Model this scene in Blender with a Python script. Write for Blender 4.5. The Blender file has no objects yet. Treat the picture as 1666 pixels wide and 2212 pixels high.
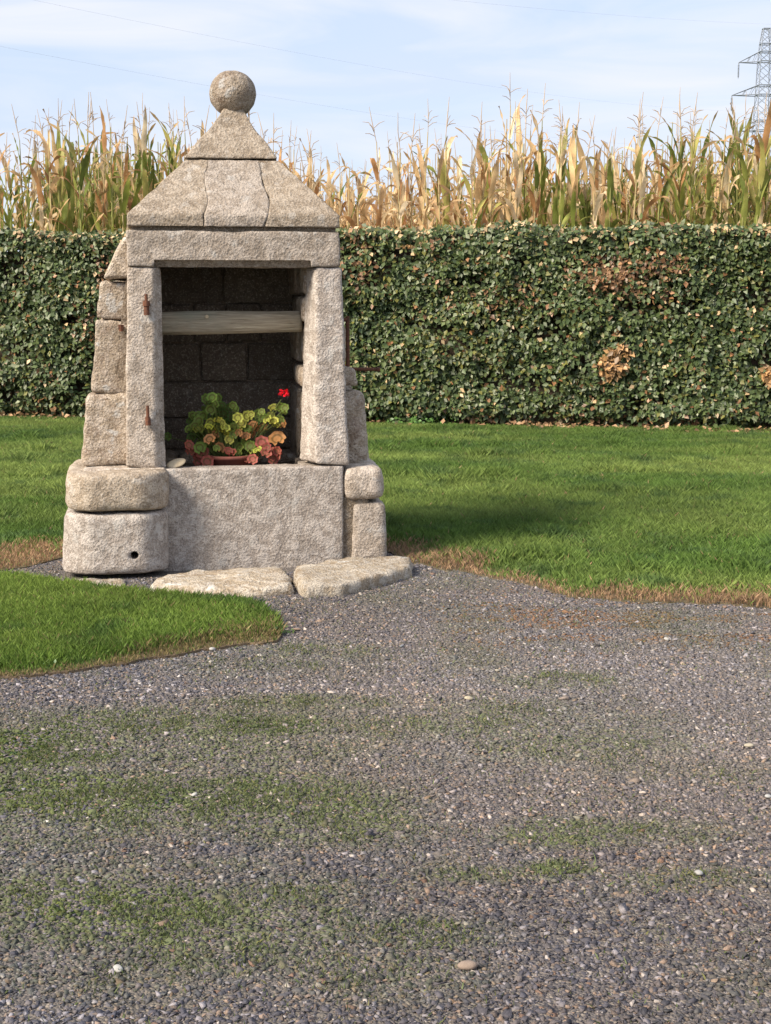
import bpy, bmesh, math, random
import numpy as np
from mathutils import Vector, Matrix
R = math.radians
random.seed(7); rng = np.random.default_rng(11)
SC = bpy.context.scene; COL = SC.collection

# ------------------------------------------------------------------ camera, sky, sun, exposure
PITCH = R(8.83); FPX = 3000.0; PW, PH = 1666.0, 2212.0; CAMZ = 1.6
cd = bpy.data.cameras.new('camera'); cam = bpy.data.objects.new('camera', cd); COL.objects.link(cam)
cam.location = (0, 0, CAMZ); cam.rotation_euler = (R(90) - PITCH, 0, 0)
cd.sensor_fit = 'VERTICAL'; cd.sensor_height = 24.0; cd.lens = 24.0 * FPX / PH
cd.clip_start = 0.1; cd.clip_end = 3000
SC.camera = cam
SUN_EL = R(38); SUN_AZ = R(35)          # azimuth measured from -x towards -y
sdir = Vector((-math.cos(SUN_AZ) * math.cos(SUN_EL), -math.sin(SUN_AZ) * math.cos(SUN_EL), math.sin(SUN_EL)))
w = bpy.data.worlds.new('World'); SC.world = w; w.use_nodes = True
nt = w.node_tree; nt.nodes.clear()
wo = nt.nodes.new('ShaderNodeOutputWorld'); bg = nt.nodes.new('ShaderNodeBackground')
sky = nt.nodes.new('ShaderNodeTexSky'); sky.sky_type = 'NISHITA'; sky.sun_disc = False
sky.sun_elevation = SUN_EL; sky.sun_rotation = math.atan2(sdir.x, sdir.y)
sky.dust_density = 1.2; sky.air_density = 1.0; sky.ozone_density = 1.0
# thin cirrus veil all over the sky
tc = nt.nodes.new('ShaderNodeTexCoord'); mp = nt.nodes.new('ShaderNodeMapping'); mp.inputs['Scale'].default_value = (1.6, 2.2, 9.0)
mp.inputs['Rotation'].default_value = (0.12, 0.1, 0.3)
nz = nt.nodes.new('ShaderNodeTexNoise'); nz.inputs['Scale'].default_value = 1.7; nz.inputs['Detail'].default_value = 7; nz.inputs['Roughness'].default_value = 0.5
nz.inputs['Distortion'].default_value = 0.6
cr = nt.nodes.new('ShaderNodeValToRGB'); cr.color_ramp.elements[0].position = 0.36; cr.color_ramp.elements[0].color = (0.66, 0.66, 0.66, 1)
cr.color_ramp.elements[1].position = 0.72; cr.color_ramp.elements[1].color = (0.92, 0.92, 0.92, 1)
mx = nt.nodes.new('ShaderNodeMix'); mx.data_type = 'RGBA'; mx.inputs['B'].default_value = (3.75, 4.25, 5.35, 1)
nt.links.new(tc.outputs['Generated'], mp.inputs['Vector']); nt.links.new(mp.outputs[0], nz.inputs['Vector'])
nt.links.new(nz.outputs['Fac'], cr.inputs[0]); nt.links.new(cr.outputs[0], mx.inputs['Factor'])
nt.links.new(sky.outputs[0], mx.inputs['A'])
mp2 = nt.nodes.new('ShaderNodeMapping'); mp2.inputs['Scale'].default_value = (2.2, 1.2, 14.0); mp2.inputs['Rotation'].default_value = (0.0, 0.06, 0.2)
nz2 = nt.nodes.new('ShaderNodeTexNoise'); nz2.inputs['Scale'].default_value = 1.9; nz2.inputs['Detail'].default_value = 8; nz2.inputs['Roughness'].default_value = 0.52; nz2.inputs['Distortion'].default_value = 0.9
cr2 = nt.nodes.new('ShaderNodeValToRGB'); cr2.color_ramp.elements[0].position = 0.36; cr2.color_ramp.elements[0].color = (0, 0, 0, 1)
cr2.color_ramp.elements[1].position = 0.66; cr2.color_ramp.elements[1].color = (0.85, 0.85, 0.85, 1)
mx2 = nt.nodes.new('ShaderNodeMix'); mx2.data_type = 'RGBA'; mx2.inputs['B'].default_value = (4.7, 4.85, 5.35, 1)
nt.links.new(tc.outputs['Generated'], mp2.inputs['Vector']); nt.links.new(mp2.outputs[0], nz2.inputs['Vector']); nt.links.new(nz2.outputs['Fac'], cr2.inputs[0])
nt.links.new(cr2.outputs[0], mx2.inputs['Factor']); nt.links.new(mx.outputs['Result'], mx2.inputs['A']); nt.links.new(mx2.outputs['Result'], bg.inputs[0]); nt.links.new(bg.outputs[0], wo.inputs[0])
bg.inputs[1].default_value = 0.118
sl = bpy.data.lights.new('sun', 'SUN'); sun = bpy.data.objects.new('sun', sl); COL.objects.link(sun)
sl.energy = 4.7; sl.angle = R(22.0); sl.color = (1.0, 0.88, 0.72)
sun.rotation_euler = sdir.to_track_quat('Z', 'Y').to_euler(); sun.location = (-20, -15, 20)
SC.view_settings.view_transform = 'Standard'; SC.view_settings.look = 'None'
SC.view_settings.exposure = 0.72; SC.view_settings.gamma = 1.0; SC.view_settings.use_curve_mapping = False

# ------------------------------------------------------------------ helpers
def ray(u, v):
    a = (u - PW / 2) / FPX; b = (v - PH / 2) / FPX
    c, s = math.cos(PITCH), math.sin(PITCH)
    return Vector((a, c - b * s, -s - b * c))
def gnd(u, v, z=0.0):
    d = ray(u, v); t = (z - CAMZ) / d.z
    return Vector((d.x * t, d.y * t, z))
def at(u, v, Y):
    d = ray(u, v); t = Y / d.y
    return Vector((d.x * t, Y, CAMZ + d.z * t))
def tag(o, label=None, cat=None, group=None, kind=None):
    if label: o['label'] = label
    if cat: o['category'] = cat
    if group: o['group'] = group
    if kind: o['kind'] = kind
    return o
def empty(name, loc=(0, 0, 0), rz=0.0, parent=None):
    o = bpy.data.objects.new(name, None); COL.objects.link(o); o.location = loc; o.rotation_euler = (0, 0, rz)
    o.empty_display_size = 0.1
    if parent: o.parent = parent
    return o
def link(name, me, parent=None):
    o = bpy.data.objects.new(name, me); COL.objects.link(o)
    if parent: o.parent = parent
    return o
def mesh_np(name, V, F, mat, col=None, smooth=False, uv=None):
    """V (n,3), F (m,k) all the same size"""
    V = np.asarray(V, np.float32); F = np.asarray(F, np.int32); k = F.shape[1]
    me = bpy.data.meshes.new(name)
    me.vertices.add(len(V)); me.vertices.foreach_set('co', V.ravel())
    me.loops.add(F.size); me.loops.foreach_set('vertex_index', F.ravel())
    me.polygons.add(len(F)); me.polygons.foreach_set('loop_start', np.arange(0, F.size, k, dtype=np.int32))
    me.polygons.foreach_set('loop_total', np.full(len(F), k, np.int32))
    if smooth: me.polygons.foreach_set('use_smooth', np.ones(len(F), bool))
    if col is not None:
        a = me.color_attributes.new('Col', 'FLOAT_COLOR', 'POINT')
        c = np.ones((len(V), 4), np.float32); c[:, :3] = col; a.data.foreach_set('color', c.ravel())
    if uv is not None:
        a = me.attributes.new('t', 'FLOAT', 'POINT'); a.data.foreach_set('value', np.asarray(uv, np.float32))
    me.update(calc_edges=True); me.validate()
    if mat: me.materials.append(mat)
    return me
# gradient-free value noise in numpy
_perm = np.random.default_rng(3).random(4096)
def vnoise(P, seed=0):
    seed = int(seed); P = np.asarray(P, float); i = np.floor(P).astype(np.int64); f = P - i; f = f * f * (3 - 2 * f)
    def h(dx, dy, dz=0):
        n = (i[:, 0] + dx) * 73856093 ^ (i[:, 1] + dy) * 19349663 ^ ((i[:, 2] + dz) * 83492791 if P.shape[1] > 2 else 0) ^ (seed * 2654435)
        n = (n ^ (n >> 13)) * 1274126177; n = n ^ (n >> 16)
        return _perm[np.abs(n) % 4096]
    if P.shape[1] == 2:
        return (h(0,0)*(1-f[:,0])+h(1,0)*f[:,0])*(1-f[:,1])+(h(0,1)*(1-f[:,0])+h(1,1)*f[:,0])*f[:,1]
    def pl(z): return (h(0,0,z)*(1-f[:,0])+h(1,0,z)*f[:,0])*(1-f[:,1])+(h(0,1,z)*(1-f[:,0])+h(1,1,z)*f[:,0])*f[:,1]
    return pl(0)*(1-f[:,2])+pl(1)*f[:,2]
def fbm(P, sc, octv=3, seed=0):
    P = np.asarray(P, float) * sc; o = np.zeros(len(P)); a = 0.5; n = 0
    for k in range(octv):
        o += a * vnoise(P * (2.03 ** k) + 17.3 * k, seed + k); n += a; a *= 0.5
    return o / n

# ------------------------------------------------------------------ materials
def mat(name, rough=0.9, spec=0.3):
    m = bpy.data.materials.new(name); m.use_nodes = True; t = m.node_tree
    b = t.nodes['Principled BSDF']; b.inputs['Roughness'].default_value = rough
    b.inputs['Specular IOR Level'].default_value = spec
    return m, t, b
def N(t, kind, **kw):
    n = t.nodes.new(kind)
    for k, v in kw.items():
        if k in n.inputs: n.inputs[k].default_value = v
        else: setattr(n, k, v)
    return n
def ramp(t, src, stops, interp='LINEAR'):
    r = t.nodes.new('ShaderNodeValToRGB'); r.color_ramp.interpolation = interp
    e = r.color_ramp.elements
    while len(e) < len(stops): e.new(0.5)
    for i, (p, c) in enumerate(stops):
        e[i].position = p; e[i].color = (c, c, c, 1) if isinstance(c, (int, float)) else (*c, 1)
    t.links.new(src, r.inputs[0]); return r.outputs[0]
def mixc(t, f, a, b, blend='MIX'):
    m = t.nodes.new('ShaderNodeMix'); m.data_type = 'RGBA'; m.blend_type = blend
    for s, x in (('Factor', f), ('A', a), ('B', b)):
        if isinstance(x, (int, float)): m.inputs[s].default_value = x
        elif isinstance(x, tuple): m.inputs[s].default_value = (*x, 1)
        else: t.links.new(x, m.inputs[s])
    return m.outputs['Result']
def noise(t, vec, sc, det=4, rough=0.55, dist=0.0):
    n = N(t, 'ShaderNodeTexNoise', Scale=sc, Detail=det, Roughness=rough, Distortion=dist)
    t.links.new(vec, n.inputs['Vector']); return n.outputs['Fac']
def math_(t, op, a, b=0.0):
    m = t.nodes.new('ShaderNodeMath'); m.operation = op
    for i, x in enumerate((a, b)):
        if isinstance(x, (int, float)): m.inputs[i].default_value = x
        else: t.links.new(x, m.inputs[i])
    return m.outputs[0]
def bump(t, b, h, dist, strength=1.0, prev=None):
    n = t.nodes.new('ShaderNodeBump'); n.inputs['Distance'].default_value = dist; n.inputs['Strength'].default_value = strength
    t.links.new(h, n.inputs['Height'])
    if prev: t.links.new(prev, n.inputs['Normal'])
    t.links.new(n.outputs[0], b.inputs['Normal']); return n.outputs[0]

def granite(name, c1, c2, c3, lichen=(0.55, 0.53, 0.50), lich=0.5, stain=(0.17, 0.13, 0.09), stn=0.5, relief=1.0):
    m, t, b = mat(name, 0.92, 0.25)
    tcn = t.nodes.new('ShaderNodeTexCoord'); oi = t.nodes.new('ShaderNodeObjectInfo')
    va = t.nodes.new('ShaderNodeVectorMath'); va.operation = 'ADD'
    cb = t.nodes.new('ShaderNodeCombineXYZ')
    rr = math_(t, 'MULTIPLY', oi.outputs['Random'], 9.0)
    for i in range(3): t.links.new(rr, cb.inputs[i])
    t.links.new(tcn.outputs['Object'], va.inputs[0]); t.links.new(cb.outputs[0], va.inputs[1]); vec = va.outputs[0]
    big = noise(t, vec, 4.0, 5, 0.6); mid = noise(t, vec, 17, 5, 0.65, 0.4); fine = noise(t, vec, 85, 4, 0.7); sp = noise(t, vec, 190, 2, 0.6)
    col = mixc(t, ramp(t, big, [(0.35, 0.0), (0.65, 1.0)]), c1, c2)
    col = mixc(t, ramp(t, mid, [(0.46, 0.0), (0.55, 0.75)]), col, c3)
    col = mixc(t, math_(t, 'MULTIPLY', ramp(t, noise(t, vec, 6.5, 6, 0.7, 0.8), [(0.50, 0.0), (0.68, 1.0)]), stn), col, stain)
    col = mixc(t, ramp(t, fine, [(0.40, 0.35), (0.50, 0.0)]), col, (0.12, 0.10, 0.085))
    col = mixc(t, ramp(t, fine, [(0.54, 0.0), (0.64, 0.55)]), col, (0.58, 0.53, 0.47))
    col = mixc(t, ramp(t, sp, [(0.36, 0.6), (0.44, 0.0)]), col, (0.06, 0.055, 0.05))
    lm = math_(t, 'MULTIPLY', ramp(t, noise(t, vec, 9, 3, 0.5, 0.3), [(0.62, 0.0), (0.66, 1.0)]), lich)
    lm = math_(t, 'MULTIPLY', lm, ramp(t, mid, [(0.38, 0.2), (0.5, 1.0)]))
    col = mixc(t, lm, col, lichen)
    hv = math_(t, 'ADD', 0.73, math_(t, 'MULTIPLY', oi.outputs['Random'], 0.30))
    hs = N(t, 'ShaderNodeHueSaturation'); t.links.new(col, hs.inputs['Color']); t.links.new(hv, hs.inputs['Value'])
    t.links.new(hs.outputs[0], b.inputs['Base Color'])
    p = bump(t, b, mid, 0.012 * relief)
    vo = N(t, 'ShaderNodeTexVoronoi', Scale=70.0); t.links.new(vec, vo.inputs['Vector'])
    p = bump(t, b, vo.outputs['Distance'], 0.004 * relief, 0.9, p)
    bump(t, b, fine, 0.006 * relief, 1.0, p)
    return m
M = {}
M['granite'] = granite('granite', (0.45, 0.375, 0.305), (0.35, 0.295, 0.245), (0.60, 0.525, 0.455), stn=0.35)
M['granite_pale'] = granite('granite_pale', (0.475, 0.41, 0.36), (0.40, 0.345, 0.30), (0.70, 0.635, 0.58), stn=0.07, lich=0.5)
M['granite_roof'] = granite('granite_roof', (0.41, 0.33, 0.245), (0.31, 0.25, 0.19), (0.53, 0.45, 0.36), lich=0.35, stn=0.5)
M['rubble'] = granite('rubble', (0.50, 0.41, 0.31), (0.36, 0.285, 0.21), (0.62, 0.53, 0.44), lich=0.9, stn=0.65, stain=(0.2, 0.12, 0.08), relief=1.6)
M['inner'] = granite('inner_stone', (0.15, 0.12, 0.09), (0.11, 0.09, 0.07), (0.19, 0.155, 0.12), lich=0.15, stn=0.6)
M['slab'] = granite('slab_stone', (0.54, 0.46, 0.35), (0.40, 0.31, 0.21), (0.68, 0.62, 0.53), lichen=(0.70, 0.68, 0.64), lich=1.0, stn=0.4, stain=(0.3, 0.2, 0.12), relief=1.4)
M['mortar'] = granite('mortar', (0.25, 0.19, 0.13), (0.20, 0.15, 0.11), (0.30, 0.24, 0.18), lich=0.1, stn=0.5, relief=1.3)

def attr_mat(name, rough, spec, trans=0.0, var=0.25, nscale=40, bumpd=0.0):
    m, t, b = mat(name, rough, spec)
    a = N(t, 'ShaderNodeAttribute'); a.attribute_name = 'Col'
    tcn = t.nodes.new('ShaderNodeTexCoord')
    f = noise(t, tcn.outputs['Object'], nscale, 4)
    col = mixc(t, 1.0, a.outputs['Color'], ramp(t, f, [(0.3, 1 - var), (0.7, 1 + var)]), 'MULTIPLY')
    t.links.new(col, b.inputs['Base Color'])
    if bumpd: bump(t, b, f, bumpd)
    if trans:
        tr = t.nodes.new('ShaderNodeBsdfTranslucent'); ms = t.nodes.new('ShaderNodeMixShader'); ms.inputs[0].default_value = trans
        t.links.new(col, tr.inputs[0]); t.links.new(b.outputs[0], ms.inputs[1]); t.links.new(tr.outputs[0], ms.inputs[2])
        t.links.new(ms.outputs[0], t.nodes['Material Output'].inputs[0])
    return m
M['grass'] = attr_mat('grass_blades', 0.55, 0.3, 0.35, 0.2, 1.5)
M['hedge_leaf'] = attr_mat('hedge_leaf', 0.45, 0.42, 0.15, 0.25, 60)
M['gravel'] = attr_mat('gravel_stones', 0.8, 0.35, 0, 0.25, 220, 0.002)
M['corn_mass'] = attr_mat('maize_mass', 0.6, 0.3, 0.4, 0.25, 12)
def objcol_mat(name, rough, spec, trans, tip=None):
    m, t, b = mat(name, rough, spec); oi = t.nodes.new('ShaderNodeObjectInfo'); tcn = t.nodes.new('ShaderNodeTexCoord')
    f = noise(t, tcn.outputs['Object'], 9, 4)
    col = oi.outputs['Color']
    if tip:
        a = N(t, 'ShaderNodeAttribute'); a.attribute_name = 't'
        k = math_(t, 'ADD', a.outputs['Fac'], math_(t, 'MULTIPLY', math_(t, 'SUBTRACT', f, 0.5), 1.1))
        col = mixc(t, ramp(t, k, [(0.62, 0.0), (0.9, 0.85)]), col, tip)
    col = mixc(t, 1.0, col, ramp(t, f, [(0.3, 0.75), (0.7, 1.2)]), 'MULTIPLY')
    t.links.new(col, b.inputs['Base Color'])
    tr = t.nodes.new('ShaderNodeBsdfTranslucent'); ms = t.nodes.new('ShaderNodeMixShader'); ms.inputs[0].default_value = trans
    t.links.new(col, tr.inputs[0]); t.links.new(b.outputs[0], ms.inputs[1]); t.links.new(tr.outputs[0], ms.inputs[2])
    t.links.new(ms.outputs[0], t.nodes['Material Output'].inputs[0])
    return m
M['corn_leaf'] = objcol_mat('maize_leaf', 0.55, 0.35, 0.4, (0.52, 0.34, 0.17))
M['corn_stalk'] = objcol_mat('maize_stalk', 0.7, 0.3, 0.1)
def plain(name, c, rough=0.8, spec=0.3, c2=None, sc=12, bd=0.0):
    m, t, b = mat(name, rough, spec); tcn = t.nodes.new('ShaderNodeTexCoord')
    f = noise(t, tcn.outputs['Object'], sc, 5, 0.65)
    t.links.new(mixc(t, ramp(t, f, [(0.35, 0.0), (0.65, 1.0)]), c, c2 or tuple(x * 0.7 for x in c)), b.inputs['Base Color'])
    if bd: bump(t, b, f, bd)
    return m
M['rust'] = plain('rusty_iron', (0.16, 0.065, 0.035), 0.85, 0.3, (0.07, 0.035, 0.025), 60, 0.003)
M['steel'] = plain('galvanised_steel', (0.27, 0.30, 0.36), 0.6, 0.3, (0.22, 0.25, 0.30))
M['cable'] = plain('cable', (0.55, 0.58, 0.64), 0.6)
M['pot'] = plain('terracotta', (0.30, 0.10, 0.07), 0.75, 0.3, (0.22, 0.08, 0.06), 30, 0.001)
M['petal'] = plain('red_petal', (0.85, 0.015, 0.03), 0.5, 0.3, (0.7, 0.01, 0.04))
M['stem'] = plain('green_stem', (0.14, 0.18, 0.05), 0.7)
M['soil'] = plain('soil', (0.07, 0.05, 0.035), 1.0, 0.1, (0.12, 0.09, 0.06), 40, 0.01)
M['cream'] = plain('cream_stone', (0.66, 0.55, 0.38), 0.7, 0.3, (0.55, 0.44, 0.29), 25, 0.003)
M['bark'] = plain('hedge_wood', (0.10, 0.07, 0.05), 0.95, 0.1, (0.05, 0.038, 0.03), 14, 0.02)
M['hole'] = plain('hole_dark', (0.02, 0.018, 0.015), 1.0, 0.0)
# wood
m, t, b = mat('weathered_wood', 0.85, 0.25); tcn = t.nodes.new('ShaderNodeTexCoord'); mpn = t.nodes.new('ShaderNodeMapping')
mpn.inputs['Scale'].default_value = (1.2, 22, 22); t.links.new(tcn.outputs['Object'], mpn.inputs[0])
f = noise(t, mpn.outputs[0], 3.5, 7, 0.65, 0.6); g = noise(t, tcn.outputs['Object'], 5, 3)
c_ = mixc(t, ramp(t, f, [(0.32, 0.0), (0.62, 1.0)]), (0.17, 0.135, 0.09), (0.46, 0.40, 0.30))
c_ = mixc(t, ramp(t, g, [(0.45, 0.0), (0.7, 0.5)]), c_, (0.24, 0.26, 0.20)); t.links.new(c_, b.inputs['Base Color']); bump(t, b, f, 0.01)
M['wood'] = m
# geranium leaf: dark ring between centre and rim
m, t, b = mat('geranium_leaf', 0.6, 0.3); oi = t.nodes.new('ShaderNodeObjectInfo'); a = N(t, 'ShaderNodeAttribute'); a.attribute_name = 't'
ringm = ramp(t, a.outputs['Fac'], [(0.0, 0.15), (0.38, 0.1), (0.5, 0.75), (0.62, 0.7), (0.74, 0.0)])
c_ = mixc(t, ringm, oi.outputs['Color'], (0.10, 0.07, 0.02)); t.links.new(c_, b.inputs['Base Color'])
tr = t.nodes.new('ShaderNodeBsdfTranslucent'); ms = t.nodes.new('ShaderNodeMixShader'); ms.inputs[0].default_value = 0.3
t.links.new(c_, tr.inputs[0]); t.links.new(b.outputs[0], ms.inputs[1]); t.links.new(tr.outputs[0], ms.inputs[2]); t.links.new(ms.outputs[0], t.nodes['Material Output'].inputs[0])
M['ger_leaf'] = m
# ground sheets
def ground_mat(name, stops, sc, bd, vor=None):
    m, t, b = mat(name, 0.95, 0.2); tcn = t.nodes.new('ShaderNodeTexCoord')
    if vor:
        vo = N(t, 'ShaderNodeTexVoronoi', Scale=vor); t.links.new(tcn.outputs['Object'], vo.inputs['Vector'])
        sep = t.nodes.new('ShaderNodeSeparateColor'); t.links.new(vo.outputs['Color'], sep.inputs[0])
        col = ramp(t, sep.outputs[0], stops); h = vo.outputs['Distance']
        big = noise(t, tcn.outputs['Object'], 1.3, 5)
        col = mixc(t, ramp(t, big, [(0.5, 0.0), (0.7, 0.35)]), col, (0.10, 0.10, 0.04))
        t.links.new(col, b.inputs['Base Color']); bump(t, b, math_(t, 'MULTIPLY', h, -1.0), bd)
    else:
        f = noise(t, tcn.outputs['Object'], sc, 7, 0.7)
        t.links.new(ramp(t, f, stops), b.inputs['Base Color']); bump(t, b, noise(t, tcn.outputs['Object'], sc * 12, 4), bd)
    return m
M['gravel_ground'] = ground_mat('gravel_bed', [(0.0, (0.08, 0.074, 0.076)), (0.4, (0.12, 0.108, 0.105)), (0.75, (0.16, 0.14, 0.125)), (1.0, (0.25, 0.215, 0.18))], 1, 0.006, 130)
M['lawn_ground'] = ground_mat('turf', [(0.35, (0.085, 0.07, 0.04)), (0.65, (0.13, 0.105, 0.065))], 2.5, 0.02)
M['earth'] = ground_mat('earth', [(0.35, (0.10, 0.075, 0.05)), (0.65, (0.17, 0.125, 0.08))], 2.5, 0.02)
M['meadow'] = ground_mat('meadow', [(0.3, (0.06, 0.09, 0.03)), (0.7, (0.11, 0.13, 0.05))], 0.05, 0.02)

# ------------------------------------------------------------------ setting: ground, yard, lawn, field
def sheet(name, pts, z, mt, thick=0.0):
    bm = bmesh.new(); vs = [bm.verts.new((p[0], p[1], z)) for p in pts]; f = bm.faces.new(vs)
    if f.normal.z < 0: f.normal_flip()
    if thick:
        r = bmesh.ops.extrude_face_region(bm, geom=[f]); 
        for e in r['geom']:
            if isinstance(e, bmesh.types.BMVert): e.co.z -= thick
    bmesh.ops.triangulate(bm, faces=bm.faces[:]); bmesh.ops.recalc_face_normals(bm, faces=bm.faces[:])
    me = bpy.data.meshes.new(name); bm.to_mesh(me); bm.free(); me.materials.append(mt)
    o = link(name, me); o['kind'] = 'structure'; return o
sheet('ground', [(-1500, -300), (1500, -300), (1500, 2500), (-1500, 2500)], -0.03, M['meadow'])
sheet('gravel_yard', [(-14, -8), (14, -8), (14, 11), (-14, 11)], 0.0, M['gravel_ground'])
# hedge front line (slants nearer to the right)
HA = gnd(-120, 903); HB = gnd(1800, 938)
hd = (HB - HA).normalized(); hn = Vector((hd.y, -hd.x, 0))        # hn points to the camera
# lawn borders
bordR = [gnd(*p) for p in [(600, 1200), (835, 1198), (880, 1218), (980, 1228), (1100, 1250), (1230, 1290), (1400, 1303), (1666, 1312), (2100, 1325)]]
bordL = [gnd(*p) for p in [(-500, 1238), (0, 1234), (60, 1226), (135, 1206), (300, 1200)]]
HLs = HA - hd * 4 + hn * 0.05; HRs = HB + hd * 4 + hn * 0.05
polyA = [(p.x, p.y) for p in bordL + bordR] + [(HRs.x, HRs.y), (HLs.x, HLs.y)]
polyB_ = [(p.x, p.y) for p in [gnd(*q) for q in [(-600, 1248), (0, 1252), (160, 1271), (330, 1291), (480, 1300), (560, 1318), (598, 1342), (612, 1368), (600, 1388), (540, 1396), (440, 1405), (330, 1425), (220, 1445), (110, 1462), (0, 1468), (-600, 1480)]]]
def rag(pts, amp, closed, seed):
    out = []; n = len(pts)
    for i in range(n if closed else n - 1):
        a = np.array(pts[i][:2]); b = np.array(pts[(i+1) % n][:2]); k = max(1, int(np.linalg.norm(b - a)/0.06))
        if np.linalg.norm(b - a) > 6 or a[1] > 9.5: k = 1
        for j in range(k): out.append(a + (b - a)*j/k)
    if not closed: out.append(np.array(pts[-1][:2]))
    O = np.array(out); O[:, 1] += (fbm(O + seed, 2.2, 3, seed) - 0.5)*amp*1.4 + (fbm(O + seed, 9, 2, seed) - 0.5)*amp*0.8
    return [tuple(p) for p in O]
polyB = rag(polyB_, 0.14, True, 3)
bR2 = rag([(p.x, p.y) for p in bordR], 0.16, False, 5); bordR = [Vector((x, y, 0)) for x, y in bR2]
polyA = [(p.x, p.y) for p in bordL + bordR] + [(HRs.x, HRs.y), (HLs.x, HLs.y)]
sheet('lawn', polyA, 0.006, M['lawn_ground'], 0.05)
sheet('lawn_strip', polyB, 0.012, M['earth'], 0.05)
# raised field behind the hedge
def field():
    xs = np.linspace(-60, 60, 41); ys = np.array([0.6, 1.4, 2.0, 8, 14, 25, 60]); zs = np.array([0.0, 0.75, 0.9, 0.9, 0.6, -0.02, -0.06])
    V = []; F = []
    o = HA
    for j, yy in enumerate(ys):
        for i, xx in enumerate(xs):
            p = o + hd * xx - hn * yy; V.append((p.x, p.y, zs[j]))
    n = len(xs)
    for j in range(len(ys) - 1):
        for i in range(n - 1): F.append((j * n + i, j * n + i + 1, (j + 1) * n + i + 1, (j + 1) * n + i))
    o = link('field', mesh_np('field', V, F, M['earth'], smooth=True)); o['kind'] = 'structure'
field()

# ------------------------------------------------------------------ the well
PSI = R(9.0); WO = Vector((-0.909, 8.09, 0.0))
well = empty('stone_well', WO, PSI)
tag(well, 'old granite well house with pyramid roof, stone ball on top and dark open front', 'well')
Rw = Matrix.Rotation(-PSI, 3, 'Z')
def L(u, v, y):
    c = Rw @ (Vector((0, 0, CAMZ)) - WO); d = Rw @ ray(u, v)
    tt = (y - c.y) / d.y; p = c + d * tt
    return p.x, p.z
def Lw(x, y, z): return WO + (Rw.inverted() @ Vector((x, y, z)))

def lat(size, r, res, extra=()):
    n = max(2, int(round((size - 2 * r) / res)))
    a = list(np.linspace(r, size - r, n + 1)) + [0, r * 0.3, size - r * 0.3, size]
    a += [e for e in extra if 0 < e < size]
    a = sorted(a); out = [a[0]]
    for x in a[1:]:
        if x - out[-1] > 0.0015: out.append(x)
    return [x / size for x in out]
def block(corners, r=0.02, res=0.03, amp=0.008, seed=0, extra=((), (), ()), carve=None, rr=None, warp=None, low=1.0):
    """corners: 8 points, order (x0y0z0, x1y0z0, x0y1z0, x1y1z0, x0y0z1, ...). Returns (verts, quads) of a worn stone."""
    C8 = np.array(corners, float)
    sx = (np.linalg.norm(C8[1] - C8[0]) + np.linalg.norm(C8[5] - C8[4])) / 2; sy = np.linalg.norm(C8[2] - C8[0]); sz = np.linalg.norm(C8[4] - C8[0])
    r = min(r, 0.48 * min(sx, sy, sz)); S = np.array([sx, sy, sz])
    A = [lat(sx, r, res, extra[0]), lat(sy, r, res, extra[1]), lat(sz, r, res, extra[2])]
    nx, ny, nz = [len(a) - 1 for a in A]; idx = {}; P = []
    def vid(i, j, k):
        q = (i, j, k)
        if q not in idx: idx[q] = len(P); P.append((A[0][i], A[1][j], A[2][k]))
        return idx[q]
    F = []
    for i in range(nx):
        for j in range(ny):
            F.append((vid(i, j, 0), vid(i, j + 1, 0), vid(i + 1, j + 1, 0), vid(i + 1, j, 0)))
            F.append((vid(i, j, nz), vid(i + 1, j, nz), vid(i + 1, j + 1, nz), vid(i, j + 1, nz)))
    for i in range(nx):
        for k in range(nz):
            F.append((vid(i, 0, k), vid(i + 1, 0, k), vid(i + 1, 0, k + 1), vid(i, 0, k + 1)))
            F.append((vid(i, ny, k), vid(i, ny, k + 1), vid(i + 1, ny, k + 1), vid(i + 1, ny, k)))
    for j in range(ny):
        for k in range(nz):
            F.append((vid(0, j, k), vid(0, j, k + 1), vid(0, j + 1, k + 1), vid(0, j + 1, k)))
            F.append((vid(nx, j, k), vid(nx, j + 1, k), vid(nx, j + 1, k + 1), vid(nx, j, k + 1)))
    P = np.array(P); Q = P * S
    rv = np.full(len(Q), r)
    rv = rv * (0.6 + 0.7 * fbm(Q + seed * 3.1, 9, 2, seed))            # uneven wear along the edges
    rv = rv[:, None]
    inner = np.clip(Q, rv, S - rv); d = Q - inner; ln = np.linalg.norm(d, axis=1, keepdims=True)
    # distribute corner lattice on a rounded profile
    Q2 = np.where(ln > 1e-9, inner + d / np.maximum(ln, 1e-9) * rv, Q)
    if carve: Q2 = carve(Q2, S)
    P2 = Q2 / S
    x, y, z = P2[:, 0:1], P2[:, 1:2], P2[:, 2:3]
    W = ((1-x)*(1-y)*(1-z)*C8[0] + x*(1-y)*(1-z)*C8[1] + (1-x)*y*(1-z)*C8[2] + x*y*(1-z)*C8[3]
         + (1-x)*(1-y)*z*C8[4] + x*(1-y)*z*C8[5] + (1-x)*y*z*C8[6] + x*y*z*C8[7])
    D = P - 0.5; nrm = np.where(np.abs(D) > 0.499, np.sign(D), 0.0); nl = np.linalg.norm(nrm, axis=1, keepdims=True); nrm = nrm / np.maximum(nl, 1e-9)
    h = (fbm(W + seed * 7.7, 5, 2, seed) - 0.5) * 1.3 * amp * low + (fbm(W + seed, 24, 3, seed + 5) - 0.5) * 1.3 * amp
    W = W + nrm * h[:, None]
    if warp: W = warp(W)
    return W, np.array(F)
def part(name, VF, m, parent, sub=None):
    V, F = VF; o = link(name, mesh_np(name, V, F, m, smooth=True), parent); return o
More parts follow.
